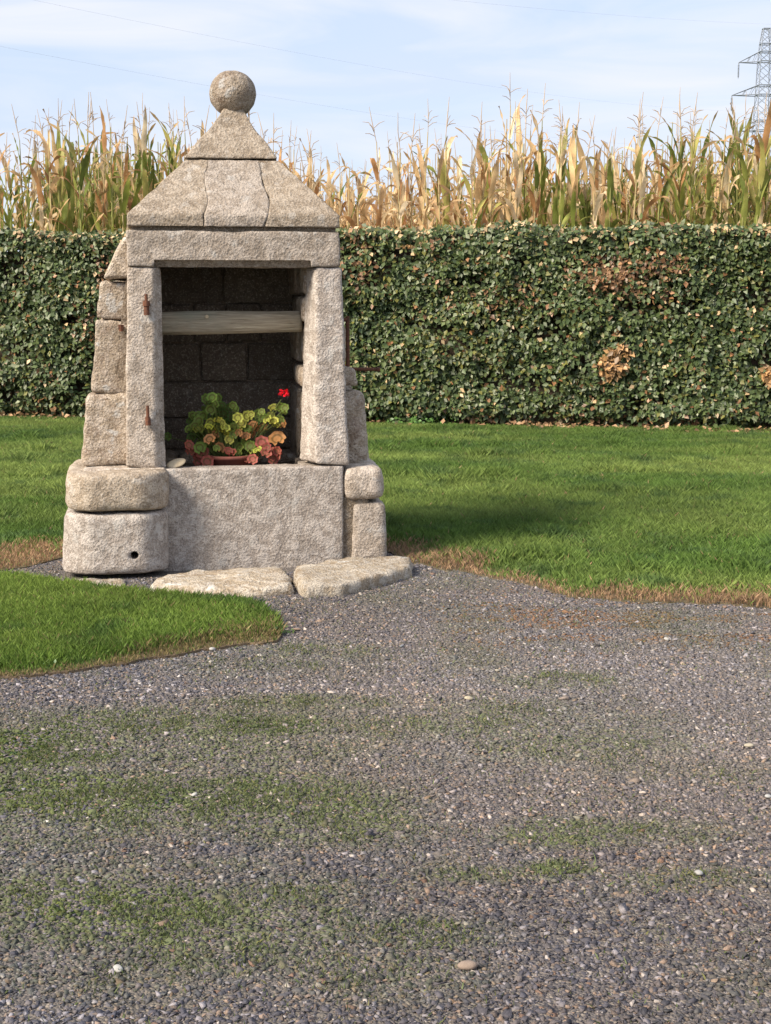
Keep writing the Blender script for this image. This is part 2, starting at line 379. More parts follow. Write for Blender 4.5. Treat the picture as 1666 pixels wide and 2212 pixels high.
def box8(x0, x1, y0, y1, z0, z1):
    return [(x0,y0,z0),(x1,y0,z0),(x0,y1,z0),(x1,y1,z0),(x0,y0,z1),(x1,y0,z1),(x0,y1,z1),(x1,y1,z1)]
def px8(q, y0, y1, back=None):
    """front face quad in pixels (BL, BR, TL, TR) at depth y0 -> hexahedron to y1"""
    f = [L(u, v, y0) for u, v in q]
    c = []
    for zi in (0, 2):
        c += [(f[zi][0], y0, f[zi][1]), (f[zi+1][0], y0, f[zi+1][1])]
        c += [(f[zi][0], y1, f[zi][1]), (f[zi+1][0], y1, f[zi+1][1])]
    return c

# sill block (front wall of the shaft)
xl, zt = L(357, 1014, 0); xr, _ = L(742, 1012, 0)
SILL = zt
c8 = box8(xl - 0.10, xr, 0.0, 0.16, -0.05, SILL)
sillb = part('sill_block', block(c8, 0.014, 0.025, 0.007, 1), M['granite_pale'], well)
# pillars
def pcarveL(Q, S):                                            # door rebate on the inner front edge of the left pillar
    k = (Q[:, 0] > S[0] - 0.032) & (Q[:, 1] < 0.045); Q = Q.copy(); Q[k, 1] = 0.045; return Q
q = [L(272, 1009, 0), L(357, 1014, 0), L(275, 577, 0), L(347, 580, 0)]
c8 = [(q[0][0],0.0,q[0][1]),(q[1][0],0,q[1][1]),(q[0][0],0.22,q[0][1]),(q[1][0],0.22,q[1][1]),
      (q[2][0],0.0,q[2][1]),(q[3][0],0,q[2][1]),(q[2][0],0.22,q[2][1]),(q[3][0],0.22,q[2][1])]
part('pillar', block(c8, 0.014, 0.025, 0.008, 2, extra=((0.2-0.0, 0.196, 0.19, 0.185), (0.043, 0.047), ()), carve=pcarveL), M['granite'], well)
XIL = q[1][0]
q = [L(652, 1003, 0), L(755, 1005, 0), L(668, 577, 0), L(739, 578, 0)]
c8 = [(q[0][0]+0.085,0.0,q[0][1]),(q[1][0],0,q[1][1]),(q[0][0],0.20,q[0][1]),(q[1][0],0.20,q[1][1]),
      (q[2][0]+0.035,0.0,q[2][1]),(q[3][0],0,q[3][1]),(q[2][0],0.20,q[2][1]),(q[3][0],0.20,q[3][1])]
part('pillar', block(c8, 0.02, 0.025, 0.009, 3), M['granite_pale'], well)
XIR = q[0][0]; PZ = q[0][1]
# lintel with rebate
a = L(275, 577, -0.01); b_ = L(735, 498, -0.01); c_ = L(278, 497, -0.01); r0 = L(333, 561, -0.01); r1 = L(672, 561, -0.01)
lx0 = a[0]; lz0 = a[1] + 0.004; lx1 = b_[0]; lz1 = c_[1]
def lcarve(Q, S):
    Q = Q.copy(); k = (Q[:, 0] > r0[0]-lx0) & (Q[:, 0] < r1[0]-lx0) & (Q[:, 1] < 0.05) & (Q[:, 2] < r0[1]-lz0); Q[k, 2] = r0[1]-lz0; return Q
e0 = r0[0]-lx0; e1 = r1[0]-lx0; ez = r0[1]-lz0
part('lintel', block(box8(lx0, lx1, -0.01, 0.26, lz0, lz1), 0.014, 0.03, 0.009, 4,
     extra=((e0-0.002, e0+0.002, e1-0.002, e1+0.002), (0.048, 0.052), (ez-0.002, ez+0.002)), carve=lcarve), M['granite'], well)
# roof course
DEP = 1.14
ez0 = L(500, 492, -0.02)[1] + 0.006; exl = L(275, 490, -0.02)[0]; exr = L(734, 494, -0.02)[0]
tyf = 0.30; tz = L(500, 346, tyf)[1]; txl = L(402, 346, tyf)[0]; txr = L(603, 346, tyf)[0]
tyb = DEP - 0.34
def roofc(a0, a1, b0, b1, ta0=None, ta1=None):
    ta0 = a0 if ta0 is None else ta0; ta1 = a1 if ta1 is None else ta1
    out = []
    for z, X0, X1, Y0, Y1, p0, p1 in ((ez0, exl, exr, -0.02, DEP, a0, a1), (tz, txl, txr, tyf, tyb, ta0, ta1)):
        for bb in (b0, b1):
            for aa in (p0, p1): out.append((X0 + (X1-X0)*aa, Y0 + (Y1-Y0)*bb, z))
    return out
def eavewarp(W):
    W = W.copy(); f = np.clip((W[:, 2] - ez0) / (tz - ez0), 0, 1.2); f0 = 0.17
    xn = np.abs((W[:, 0] - (exl+exr)/2) / ((exr-exl)/2*(1-f) + (txr-txl)/2*f))
    W[:, 0] += (fbm(np.c_[W[:, 2], W[:, 0]*0.5 + 3, W[:, 2]*0], 7, 3, 77) - 0.5)*0.065*np.clip(1 - xn**3, 0, 1)
    f2 = np.where(f < f0, 0, (f - f0) / (1 - f0))
    for ax, e0_, e1_, t0_, t1_ in ((0, exl, exr, txl, txr), (1, -0.02, DEP, tyf, tyb)):
        q0 = e0_ + (t0_ - e0_)*f; q1 = e1_ + (t1_ - e1_)*f; k = (W[:, ax] - q0)/(q1 - q0)
        p0 = e0_ + (t0_ - e0_)*f2; p1 = e1_ + (t1_ - e1_)*f2; W[:, ax] = p0 + (p1 - p0)*k
    return W
part('roof_stone', block(roofc(0, 0.372, 0, 0.36, 0, 0.25), 0.010, 0.025, 0.011, 5, warp=eavewarp), M['granite_roof'], well)
part('roof_stone', block(roofc(0.373, 0.640, 0, 0.36, 0.252, 0.80), 0.010, 0.022, 0.009, 6, warp=eavewarp), M['granite'], well)
part('roof_stone', block(roofc(0.641, 1, 0, 0.36, 0.802, 1), 0.010, 0.025, 0.010, 7, warp=eavewarp), M['granite_roof'], well)
part('roof_stone', block(roofc(0, 0.49, 0.365, 1), 0.02, 0.05, 0.010, 8, warp=eavewarp), M['granite_roof'], well)
part('roof_stone', block(roofc(0.495, 1, 0.365, 1), 0.02, 0.05, 0.010, 9, warp=eavewarp), M['granite_roof'], well)
# cap stone
cyf = tyf - 0.012; cyb = tyb + 0.012
cxl = L(396, 344, cyf)[0]; cxr = L(603, 344, cyf)[0]; cz0 = tz + 0.008; cz1 = L(500, 231, 0.5)[1]
nxl = L(488, 240, 0.5)[0]; nxr = L(521, 240, 0.5)[0]; cm = (tyf + tyb) / 2; nh = 0.075
c8 = [(cxl,cyf,cz0),(cxr,cyf,cz0),(cxl,cyb,cz0),(cxr,cyb,cz0),(nxl,cm-nh,cz1),(nxr,cm-nh,cz1),(nxl,cm+nh,cz1),(nxr,cm+nh,cz1)]
def capwarp(W):
    W = W.copy(); f = np.clip((W[:, 2] - cz0) / (cz1 - cz0), 0, 1); k = 1 - 0.07*np.sin(np.pi*np.clip((f - 0.35)/0.65, 0, 1))
    mx_ = (cxl + cxr)/2*(1-f) + (nxl+nxr)/2*f; W[:, 0] = mx_ + (W[:, 0]-mx_)*k; W[:, 1] = cm + (W[:, 1]-cm)*k; return W
part('cap_stone', block(c8, 0.016, 0.022, 0.009, 10, warp=capwarp), M['granite_roof'], well)
# ball finial
def ball(c, r, seed, seg=48, rings=30, sq=(1,1,1)):
    V = [(0,0,1)]; F4 = []
    for i in range(1, rings):
        a = math.pi*i/rings
        for j in range(seg): b = 2*math.pi*j/seg; V.append((math.sin(a)*math.cos(b), math.sin(a)*math.sin(b), math.cos(a)))
    V.append((0,0,-1)); V = np.array(V); F = []
    for j in range(seg): F.append((0, 1+j, 1+(j+1)%seg, 0))
    for i in range(rings-2):
        for j in range(seg):
            a = 1+i*seg+j; b = 1+i*seg+(j+1)%seg; F.append((a, a+seg, b+seg, b))
    n = len(V)-1; base = 1+(rings-2)*seg
    h = 1 + (fbm(V+seed, 1.6, 3, seed)-0.5)*0.10 + (fbm(V*1.0+seed, 7, 3, seed)-0.5)*0.035
    V = V*h[:,None]*np.array(sq)*r + np.array(c)
    # triangle fans separately through bmesh
    bm = bmesh.new(); vs = [bm.verts.new(v) for v in V]
    for f in F:
        if f[0] == f[3]: bm.faces.new([vs[f[0]], vs[f[1]], vs[f[2]]])
        else: bm.faces.new([vs[k] for k in f])
    for j in range(seg): bm.faces.new([vs[n], vs[base+(j+1)%seg], vs[base+j]])
    for f in bm.faces: f.smooth = True
    bmesh.ops.recalc_face_normals(bm, faces=bm.faces[:])
    return bm
def bmobj(name, bm, m, parent=None):
    me = bpy.data.meshes.new(name); bm.to_mesh(me); bm.free(); me.materials.append(m); return link(name, me, parent)
bx, bz = L(503, 203, cm)
br = (L(554, 203, cm)[0] - L(452, 203, cm)[0]) / 2
bmobj('ball_finial', ball((bx, cm, bz), br, 4.2, sq=(1.0, 1.02, 0.955)), M['rubble'], well)

# side walls: rubble stones, each spanning the wall thickness, leaning outwards to the foot
YB = 1.02                                                    # back of the shaft room
def side_stone(name, xo_b, xo_t, xi, z0, z1, y0, y1, seed, r=0.03, m='rubble', amp=0.014, tilt=0.0):
    xs = sorted
    if xo_b < xi: c8 = [(xo_b,y0,z0),(xi,y0,z0-tilt),(xo_b+0.02,y1,z0),(xi,y1,z0),(xo_t,y0,z1),(xi,y0,z1-tilt),(xo_t+0.02,y1,z1),(xi,y1,z1)]
    else: c8 = [(xi,y0,z0),(xo_b,y0,z0),(xi,y1,z0),(xo_b-0.02,y1,z0),(xi,y0,z1),(xo_t,y0,z1),(xi,y1,z1),(xo_t-0.02,y1,z1)]
    return part(name, block(c8, r, 0.03, amp, seed, low=1.4), M[m], well)
left = [  # silhouette u at bottom, at top, v bottom, v top
    (175, 188, 1008, 852, 0.03), (197, 207, 849, 690, 0.022), (207, 217, 688, 606, 0.022), (221, 268, 603, 512, 0.022)]
for i, (ub, ut, vb, vt, r) in enumerate(left):
    y0 = 0.10 + 0.025 * ((i * 37) % 3)
    xb, z0 = L(ub, vb, y0); xt, z1 = L(ut, vt, y0)
    side_stone('rubble_stone', xb, xt, XIL - 0.05, z0 + 0.003, z1 - 0.003, y0, 0.62, 20 + i, r, tilt=(0.03 if i in (2, 1) else 0))
    side_stone('rubble_stone', xb + 0.04, xt + 0.02, XIL - 0.04, z0, z1, 0.63, YB + 0.14, 40 + i, 0.03)
right = [(794, 784, 1004, 840, 0.06), (772, 764, 834, 790, 0.03), (742, 740, 786, 700, 0.03), (738, 732, 696, 640, 0.03), (730, 726, 636, 560, 0.03)]
for i, (ub, ut, vb, vt, r) in enumerate(right):
    y0 = 0.17 + 0.02 * (i % 2); ye = 0.30
    xb, z0 = L(ub, vb, ye); xt, z1 = L(ut, vt, ye)
    side_stone('rubble_stone', xb, xt, XIR + (0.045, 0.02, 0.05, 0.03, 0.04)[i], z0 + 0.003, z1 - 0.003, y0, 0.60, 60 + i, r, m='rubble')
    side_stone('rubble_stone', xb - 0.02, xt - 0.02, XIR + (0.03, 0.05, 0.03, 0.05, 0.03)[i], z0 + 0.002, z1, 0.61, YB + 0.14, 80 + i, 0.03, m='rubble')
# back wall courses
vs_ = [1060, 970, 901, 824, 740, 655, 560, 500]
for i in range(len(vs_) - 1):
    z0 = L(500, vs_[i], YB)[1]; z1 = L(500, vs_[i+1], YB)[1]
    cuts = [XIL - 0.06] + [XIL + (XIR - XIL) * c for c in ((0.42,), (0.6,), (1.2,), (0.3, 0.68), (0.25, 0.52, 0.8), (0.5,), (0.35, 0.7))[i] if c < 1] + [XIR + 0.06]
    for k in range(len(cuts) - 1):
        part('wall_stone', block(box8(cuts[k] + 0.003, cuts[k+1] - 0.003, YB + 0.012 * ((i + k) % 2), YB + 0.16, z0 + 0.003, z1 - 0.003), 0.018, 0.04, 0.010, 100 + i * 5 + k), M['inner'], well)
# mortar core behind the joints
zt_ = lz1 - 0.02
V = []; F = []
def addbox(V, F, c8):
    n = len(V); V += [tuple(c) for c in c8]
    for f in ((0,2,3,1),(4,5,7,6),(0,1,5,4),(2,6,7,3),(0,4,6,2),(1,3,7,5)): F.append(tuple(n+i for i in f))
lo = L(188, 1000, 0.13)[0]; hi = exl + 0.02
addbox(V, F, [(lo,0.125,0),(XIL-0.08,0.125,0),(lo,YB+.1,0),(XIL-0.08,YB+.1,0),(hi,0.125,zt_),(XIL-0.08,0.125,zt_),(hi,YB+.1,zt_),(XIL-0.08,YB+.1,zt_)])
lo = L(778, 1000, 0.30)[0] - 0.01; hi = exr - 0.06
addbox(V, F, [(XIR+0.08,0.21,0),(lo,0.21,0),(XIR+0.08,YB+.1,0),(lo,YB+.1,0),(XIR+0.08,0.21,zt_),(hi,0.21,zt_),(XIR+0.08,YB+.1,zt_),(hi,YB+.1,zt_)])
addbox(V, F, box8(XIL-0.1, XIR+0.1, YB+0.035, YB+0.12, 0, zt_-0.002))
addbox(V, F, box8(exl+0.02, exr-0.02, 0.012, DEP-0.02, zt_+0.003, ez0+0.03))
addbox(V, F, roofc(0.006, 0.994, 0.0055, 0.99))
V = [(x, y, z - (0.0 if z < tz - 0.001 else 0.0)) for x, y, z in V]
mo = part('mortar', (np.array(V), np.array(F)), M['mortar'], well)
for p in mo.data.polygons: p.use_smooth = False
# inner ledge floor on which the pot stands
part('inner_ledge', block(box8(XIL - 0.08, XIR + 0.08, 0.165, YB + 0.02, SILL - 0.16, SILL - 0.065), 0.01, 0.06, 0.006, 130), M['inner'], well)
# plinth under the left pillar and rubble
a = L(180, 1022, -0.02); a2 = L(357, 1010, -0.02)
part('plinth', block(box8(a[0], a2[0] + 0.0, -0.02, 0.7, a[1] - 0.03, a2[1] - 0.003), 0.012, 0.03, 0.008, 131), M['granite'], well)
a = L(742, 1014, 0.02); part('plinth', block(box8(XIR + 0.0, a[0] + 0.0, 0.012, 0.5, SILL - 0.05, L(700, 1006, 0)[1] - 0.002), 0.010, 0.03, 0.006, 132), M['granite'], well)
# bucket rests, rounded stones on each side of the sill
def rest(u0, u1, v0, v1, y0, y1, r, seed, m='granite', low=1.0, tz0=0.0, top_in=0.0, carve=None):
    x0, z0 = L(u0, v1, y0); x1, _ = L(u1, v1, y0); z1 = L((u0+u1)/2, v0, y0)[1]
    i_ = top_in
    c8 = [(x0,y0,z0),(x1,y0,z0+tz0),(x0,y1,z0),(x1,y1,z0+tz0),(x0+i_,y0+i_*.3,z1),(x1-i_*.1,y0+i_*.3,z1),(x0+i_,y1,z1),(x1-i_*.1,y1,z1)]
    return part('bucket_rest_stone', block(c8, r, 0.025, 0.011, seed, low=low, carve=carve), M[m], well)
def taperL(Q, S):      # round the plan of the left rests: front face curves back at both ends
    Q = Q.copy(); tt = (Q[:, 0] / S[0] - 0.5) * 2
    w_ = 1 - Q[:, 1] / S[1]; Q[:, 1] += w_ * (np.clip(np.abs(tt) - 0.35, 0, 1) ** 2) * 0.30; return Q
rest(139, 366, 1024, 1110, -0.22, 0.55, 0.045, 140, top_in=0.0, carve=taperL, m='granite_roof')
rest(131, 366, 1112, 1246, -0.22, 0.60, 0.035, 141, top_in=0.02, carve=taperL, m='granite_pale')
rest(743, 832, 1009, 1084, -0.02, 0.75, 0.055, 142, m='granite')
rest(759, 836, 1086, 1218, 0.0, 0.80, 0.035, 143, top_in=0.012, m='granite')
xm0 = L(742, 1100, 0.13)[0]; xm1 = L(790, 1100, 0.13)[0]
part('joint_mortar', block(box8(xm0 - 0.05, xm1, 0.022, 0.30, -0.03, SILL - 0.19), 0.01, 0.03, 0.010, 144), M['mortar'], well)
# rear foot of the shaft
part('foot_stone', block(box8(L(178, 1100, 0.3)[0], -0.30, 0.63, 1.30, -0.03, SILL - 0.004), 0.04, 0.06, 0.014, 146), M['rubble'], well)
part('foot_stone', block(box8(-0.29, L(826, 1100, 0.5)[0] - 0.03, 0.83, 1.28, -0.03, SILL - 0.006), 0.04, 0.06, 0.014, 147), M['rubble'], well)

def cyl(bm, p, q, r0, r1=None, seg=10):
    r1 = r0 if r1 is None else r1
    p = Vector(p); q = Vector(q); d = (q - p).normalized(); up = Vector((0, 0, 1)) if abs(d.z) < 0.9 else Vector((1, 0, 0))
    a = d.cross(up).normalized(); b = d.cross(a)
    A = [bm.verts.new(p + (a*math.cos(2*math.pi*i/seg) + b*math.sin(2*math.pi*i/seg))*r0) for i in range(seg)]
    B = [bm.verts.new(q + (a*math.cos(2*math.pi*i/seg) + b*math.sin(2*math.pi*i/seg))*r1) for i in range(seg)]
    for i in range(seg): bm.faces.new((A[i], A[(i+1)%seg], B[(i+1)%seg], B[i]))
    bm.faces.new(A[::-1]); bm.faces.new(B)
# drain hole in the left rest: a short iron-dark socket ring
hx, hz = L(291, 1200, -0.22)
bm = bmesh.new(); seg = 20; rings = [(0.0195, -0.012), (0.024, -0.014), (0.021, 0.0)]
def dish(bm, c, prof, seg=20):
    R0 = []
    for r, y in prof: R0.append([bm.verts.new((c[0] + r*math.cos(2*math.pi*i/seg), c[1] + y, c[2] + r*math.sin(2*math.pi*i/seg))) for i in range(seg)])
    for k in range(len(R0)-1):
        for i in range(seg): bm.faces.new((R0[k][i], R0[k][(i+1)%seg], R0[k+1][(i+1)%seg], R0[k+1][i]))
    bm.faces.new(R0[-1])
# boolean-cut a real hole
dummy = bmesh.new(); cyl(dummy, (hx, -0.5, hz), (hx, 0.0, hz), 0.0235, 0.0235, 14)
cut = bmobj('hole_cutter', dummy, M['hole'], well)
low_rest = [o for o in bpy.data.objects if o.name.startswith('bucket_rest_stone')][1]
bo = low_rest.modifiers.new('b', 'BOOLEAN'); bo.object = cut; bo.operation = 'DIFFERENCE'; bo.solver = 'EXACT'
bpy.context.view_layer.update()
dg = bpy.context.evaluated_depsgraph_get(); me2 = bpy.data.meshes.new_from_object(low_rest.evaluated_get(dg)); low_rest.modifiers.clear(); low_rest.data = me2
bpy.data.objects.remove(cut)
bm.free()

# iron pins on the left pillar
def hinge(u, v0, v1, collar=None):
    bm = bmesh.new(); x, z0 = L(u, v1, -0.02); z1 = L(u, v0, -0.02)[1]
    cyl(bm, (x, -0.022, z0), (x, -0.022, z1), 0.011, 0.009)
    zc = z0 + (z1 - z0) * 0.42
    cyl(bm, (x, -0.022, z0 - 0.002), (x, -0.022, zc), 0.017, 0.015)
    cyl(bm, (x, -0.02, z0 + 0.03), (x, 0.03, z0 + 0.03), 0.015)
    if collar: cyl(bm, (x, -0.022, zc), (x, -0.022, zc + 0.03), 0.022, 0.02)
    return bmobj('hinge_pin', bm, M['rust'], well)
hinge(317, 635, 680, True); hinge(320, 876, 918)
bm = bmesh.new(); x, z = L(262, 708, 0.08); cyl(bm, (x, 0.16, z), (x, 0.03, z), 0.016, 0.012); cyl(bm, (x, 0.04, z - 0.02), (x, 0.04, z + 0.018), 0.012, 0.018)
bmobj('iron_spike', bm, M['rust'], well)

# ------------------------------------------------------------------ windlass
YW = 0.36
wl = empty('windlass', Lw(0, YW, 0), PSI); tag(wl, 'weathered wooden windlass roller with rusty iron crank across the dark well opening', 'windlass')
def roller():
    n = 40; seg = 16; x0 = XIL - 0.02; x1 = L(651, 695, YW)[0]; z0 = L(360, 698, YW)[1]; z1 = L(650, 694, YW)[1]
    V = []; F = []
    for i in range(n + 1):
        tt = i / n; x = x0 + (x1 - x0) * tt; zc = z0 + (z1 - z0) * tt; rr = 0.077 + 0.004 * math.sin(tt * 5)
        if i in (0, n): rr *= 0.93
        for j in range(seg):
            a = 2 * math.pi * (j + 0.5) / seg; k = rr / max(abs(math.cos(a)), abs(math.sin(a)), 0.80) * 0.86
            V.append((x, math.cos(a) * k, zc + math.sin(a) * k))
    for i in range(n):
        for j in range(seg): F.append((i*seg+j, i*seg+(j+1)%seg, (i+1)*seg+(j+1)%seg, (i+1)*seg+j))
    bm = bmesh.new(); vs = [bm.verts.new(v) for v in V]
    for f in F: bm.faces.new([vs[k] for k in f]).smooth = True
    bm.faces.new(vs[:seg][::-1]); bm.faces.new(vs[-seg:]); bmesh.ops.recalc_face_normals(bm, faces=bm.faces[:])
    return bm, x0, x1, z0, z1
cx = L(751, 700, YW)[0]; hz0 = L(751, 797, YW)[1]; hx1 = L(821, 797, YW)[0]
bm, rx0, rx1, rz0, rz1 = roller(); bmobj('roller', bm, M['wood'], wl)
bm = bmesh.new(); cyl(bm, (rx1 - 0.05, 0, rz1), (cx, 0, rz1 + 0.01), 0.014); bmobj('axle', bm, M['rust'], wl); bm = bmesh.new(); cyl(bm, (rx0 - 0.12, 0, rz0), (rx0 + 0.02, 0, rz0), 0.014); bmobj('axle_pin', bm, M['rust'], wl)
bm = bmesh.new(); cyl(bm, (cx, 0, rz1 + 0.03), (cx, 0, hz0 - 0.012), 0.013); bmobj('crank_arm', bm, M['rust'], wl)
bm = bmesh.new(); cyl(bm, (cx - 0.01, 0, hz0), (hx1, 0, hz0 - 0.004), 0.011); cyl(bm, (hx1 - 0.02, 0, hz0 - 0.004), (hx1, 0, hz0 - 0.004), 0.015); bmobj('crank_handle', bm, M['rust'], wl)
bm = bmesh.new(); kx, kz = L(447, 684, YW - 0.08); cyl(bm, (kx, -0.085, kz), (kx, -0.06, kz), 0.009, 0.014, 8); bmobj('peg', bm, M['cream'], wl)

# ------------------------------------------------------------------ potted geranium
YP = 0.33; zfl = SILL - 0.065
px_, _ = L(498, 1000, YP)
ger = empty('potted_geranium', Lw(px_, YP, zfl), PSI); tag(ger, 'geranium with yellowing and red leaves and one red flower in a terracotta bowl', 'potted plant')
zrim = L(500, 986, YP - 0.1)[1] - zfl
bm = bmesh.new(); seg = 32; prof = [(0.085, 0.0), (0.125, zrim * 0.8), (0.137, zrim * 0.8), (0.139, zrim), (0.127, zrim), (0.12, zrim * 0.75)]
ringv = [[bm.verts.new((r*math.cos(2*math.pi*i/seg), r*math.sin(2*math.pi*i/seg)*0.85, z)) for i in range(seg)] for r, z in prof]
for k in range(len(ringv)-1):
    for i in range(seg): bm.faces.new((ringv[k][i], ringv[k][(i+1)%seg], ringv[k+1][(i+1)%seg], ringv[k+1][i])).smooth = True
bm.faces.new(ringv[0][::-1]); pot = bmobj('pot', bm, M['pot'], ger)
bm = bmesh.new(); bm.faces.new([bm.verts.new((0.122*math.cos(2*math.pi*i/seg), 0.1*math.sin(2*math.pi*i/seg), zrim*0.8)) for i in range(seg)]); bmobj('potting_soil', bm, M['soil'], pot)
def ger_leaf_mesh(seed):
    rr = random.Random(seed); n = 28; V = [(0, 0, 0)]; T = [0]; F = []
    for k, f_ in enumerate((0.3, 0.5, 0.68, 0.85, 1.0)):
        for i in range(n):
            a = 2*math.pi*i/n; lobe = 1 + 0.09*math.cos(7*a + 0.3*seed)*f_ ** 3 + 0.03*rr.uniform(-1, 1)*f_
            notch = 1 - 0.45*math.exp(-((a - math.pi*1.5)/0.22)**2)*f_
            r_ = f_*lobe*notch; z = 0.22*f_*f_ + 0.07*math.sin(7*a)*f_**2 + 0.05*math.sin(3*a+seed)*f_
            V.append((r_*math.cos(a), r_*math.sin(a), z)); T.append(f_)
    for i in range(n): F.append((0, 1+i, 1+(i+1)%n, 1+(i+1)%n))
    bm = bmesh.new(); vs = [bm.verts.new(v) for v in V]
    for i in range(n): bm.faces.new((vs[0], vs[1+i], vs[1+(i+1)%n]))
    for k in range(4):
        for i in range(n):
            a = 1+k*n+i; b = 1+k*n+(i+1)%n; bm.faces.new((vs[a], vs[a+n], vs[b+n], vs[b]))
    for f in bm.faces: f.smooth = True
    me = bpy.data.meshes.new('geranium_leaf'); bm.to_mesh(me); bm.free(); at_ = me.attributes.new('t', 'FLOAT', 'POINT'); at_.data.foreach_set('value', T); me.materials.append(M['ger_leaf']); return me
glm = [ger_leaf_mesh(s) for s in range(5)]
GR = (0.17, 0.25, 0.045); GD = (0.09, 0.16, 0.03); YL = (0.62, 0.58, 0.07); YG = (0.42, 0.43, 0.08); OR = (0.55, 0.25, 0.10); RD = (0.30, 0.075, 0.055); PK = (0.40, 0.12, 0.09)
def C7(x, y): return ((700 + x * 550 / 1666) / 1.844, (1500 + y * 400 / 1212) / 1.844)       # crop coordinates of the photo study
leaves = [(375,270,55,GR),(440,255,55,GR),(500,265,55,GR),(470,325,50,GR),(400,320,45,GD),(420,400,55,GR),(350,400,45,GD),(520,400,60,GD),(560,350,45,GD),(580,450,50,GD),
 (690,350,45,GR),(720,390,40,GR),(640,380,45,GD),(210,480,55,GR),(270,470,45,GR),(330,480,60,GR),(280,540,60,GR),(230,590,55,GR),(270,630,65,YG),(180,540,45,GD),(510,530,48,YL),
 (420,560,50,YG),(400,610,45,YL),(450,650,55,YG),(520,640,55,YL),(600,620,50,YG),(620,680,60,YL),(560,720,60,YL),(480,700,45,OR),(650,760,50,YG),(600,790,60,GR),(230,700,65,GD),(190,740,50,GD),
 (320,700,55,GD),(750,500,55,YG),(790,560,60,YG),(860,480,58,YG),(910,460,40,YG),(760,620,45,YG),(760,680,40,OR),(1000,460,58,GR),(1060,500,55,GR),(1040,430,40,GR),(1110,520,50,YG),(1180,380,55,YG),
 (1150,470,45,YG),(1260,370,50,GR),(1320,380,45,GR),(1290,430,50,GR),(1180,540,55,YG),(1260,520,45,GR),(1290,575,48,OR),(1210,590,45,YG),(930,600,60,OR),(980,640,55,OR),(880,640,50,OR),(1060,620,50,OR),
 (920,700,45,OR),(850,720,50,OR),(1225,755,88,OR),(1040,800,72,PK),(1100,860,50,RD),(1090,920,60,PK),(1200,940,75,PK),(1230,900,50,RD),(1180,1000,55,RD),(310,800,55,GR),(380,820,50,GR),(290,860,60,GR),
 (410,760,60,OR),(480,800,65,OR),(530,860,60,OR),(560,930,55,OR),(600,940,40,OR),(770,860,58,GR),(740,800,50,GD),(690,850,55,GD),(830,800,45,GR),(900,840,60,GR),(930,880,50,YG),(990,890,50,YG),
 (860,900,45,GR),(320,910,70,RD),(300,980,75,RD),(380,1030,65,RD),(270,1040,55,RD),(410,1010,50,PK),(680,920,50,RD),(640,900,45,RD),(930,1000,55,PK),(960,960,40,OR),(880,1010,45,PK),(160,830,55,RD),(180,900,50,RD),
 (700,560,50,GD),(640,520,50,GD),(620,560,45,GD),(840,650,45,GD),(700,700,45,GR),(560,560,40,YG)]
rgl = random.Random(5)
for _k in range(26): leaves.append((rgl.gauss(560, 210), rgl.uniform(480, 940), rgl.uniform(38, 52), GD if rgl.random() < 0.7 else GR))
bmst = bmesh.new()
for k, (x, y, r_, c) in enumerate(leaves):
    yy = YP - 0.10 + 0.17 * rgl.random() if c not in (GD,) else YP + 0.05 + 0.05 * rgl.random()
    if c in (RD, PK): yy = YP - 0.13 + 0.07 * rgl.random()
    u, v = C7(x, y); lx, lz = L(u, v, yy)
    o = link('leaf', glm[k % 5], ger); s = r_ * (550 / 1666 / 1.844) / 363 * 1.22
    p = Vector((lx - px_, yy - YP, lz - zfl)); o.location = p; o.scale = (s, s, s)
    o.rotation_euler = (R(60 + rgl.uniform(-32, 25)), R(rgl.uniform(-25, 25)), R(rgl.uniform(-35, 35)))
    j = rgl.uniform(0.8, 1.2); o.color = (c[0]*j, c[1]*j*rgl.uniform(.92, 1.08), c[2]*j, 1)
    base = Vector((max(-0.09, min(0.09, p.x*0.4)), 0.0, zrim*0.8)); mid = base.lerp(p, 0.6) + Vector((0, 0.02, 0.02))
    cyl(bmst, base, mid, 0.0035, 0.003, 5); cyl(bmst, mid, p, 0.003, 0.002, 5)
u, v = C7(1305, 215); fx, fz = L(u, v, YP - 0.05); fp = Vector((fx - px_, -0.05, fz - zfl)); cyl(bmst, (0.07, 0, zrim*.8), fp - Vector((0.015, 0, 0.03)), 0.003, 0.002, 5)
for f in bmst.faces: f.smooth = True
bmobj('stems', bmst, M['stem'], ger)
fl = empty('flower', fp, 0, ger)
pm = bpy.data.meshes.new('petal'); bm = bmesh.new()
vs = [bm.verts.new(v) for v in [(0,0,0),(0.006,0.006,0.002),(0.008,0.014,0.005),(0.0,0.019,0.003),(-0.008,0.014,0.005),(-0.006,0.006,0.002)]]; bm.faces.new(vs); bm.to_mesh(pm); bm.free(); pm.materials.append(M['petal'])
for k in range(48):
    o = link('petal', pm, fl); a = rgl.uniform(0, 2*math.pi); e = math.asin(rgl.uniform(-0.6, 1)); rr_ = 0.023
    o.location = (rr_*math.cos(a)*math.cos(e)*0.9, rr_*math.sin(a)*math.cos(e), rr_*math.sin(e)*1.05)
    o.rotation_euler = (rgl.uniform(-1, 2), rgl.uniform(-1, 1), rgl.uniform(0, 6.3))

# pale oval stone on the ledge
bm = ball((0, 0, 0), 1.0, 9.0, 24, 14, (0.058, 0.040, 0.014)); sx_, sz_ = L(381, 1001, 0.10)
po = bmobj('flat_pebble', bm, M['cream']); po.location = Lw(sx_, 0.10, SILL + 0.024); po.rotation_euler = (R(28), R(-16), PSI); tag(po, 'pale cream oval flat stone lying on the well ledge beside the left pillar', 'stone')

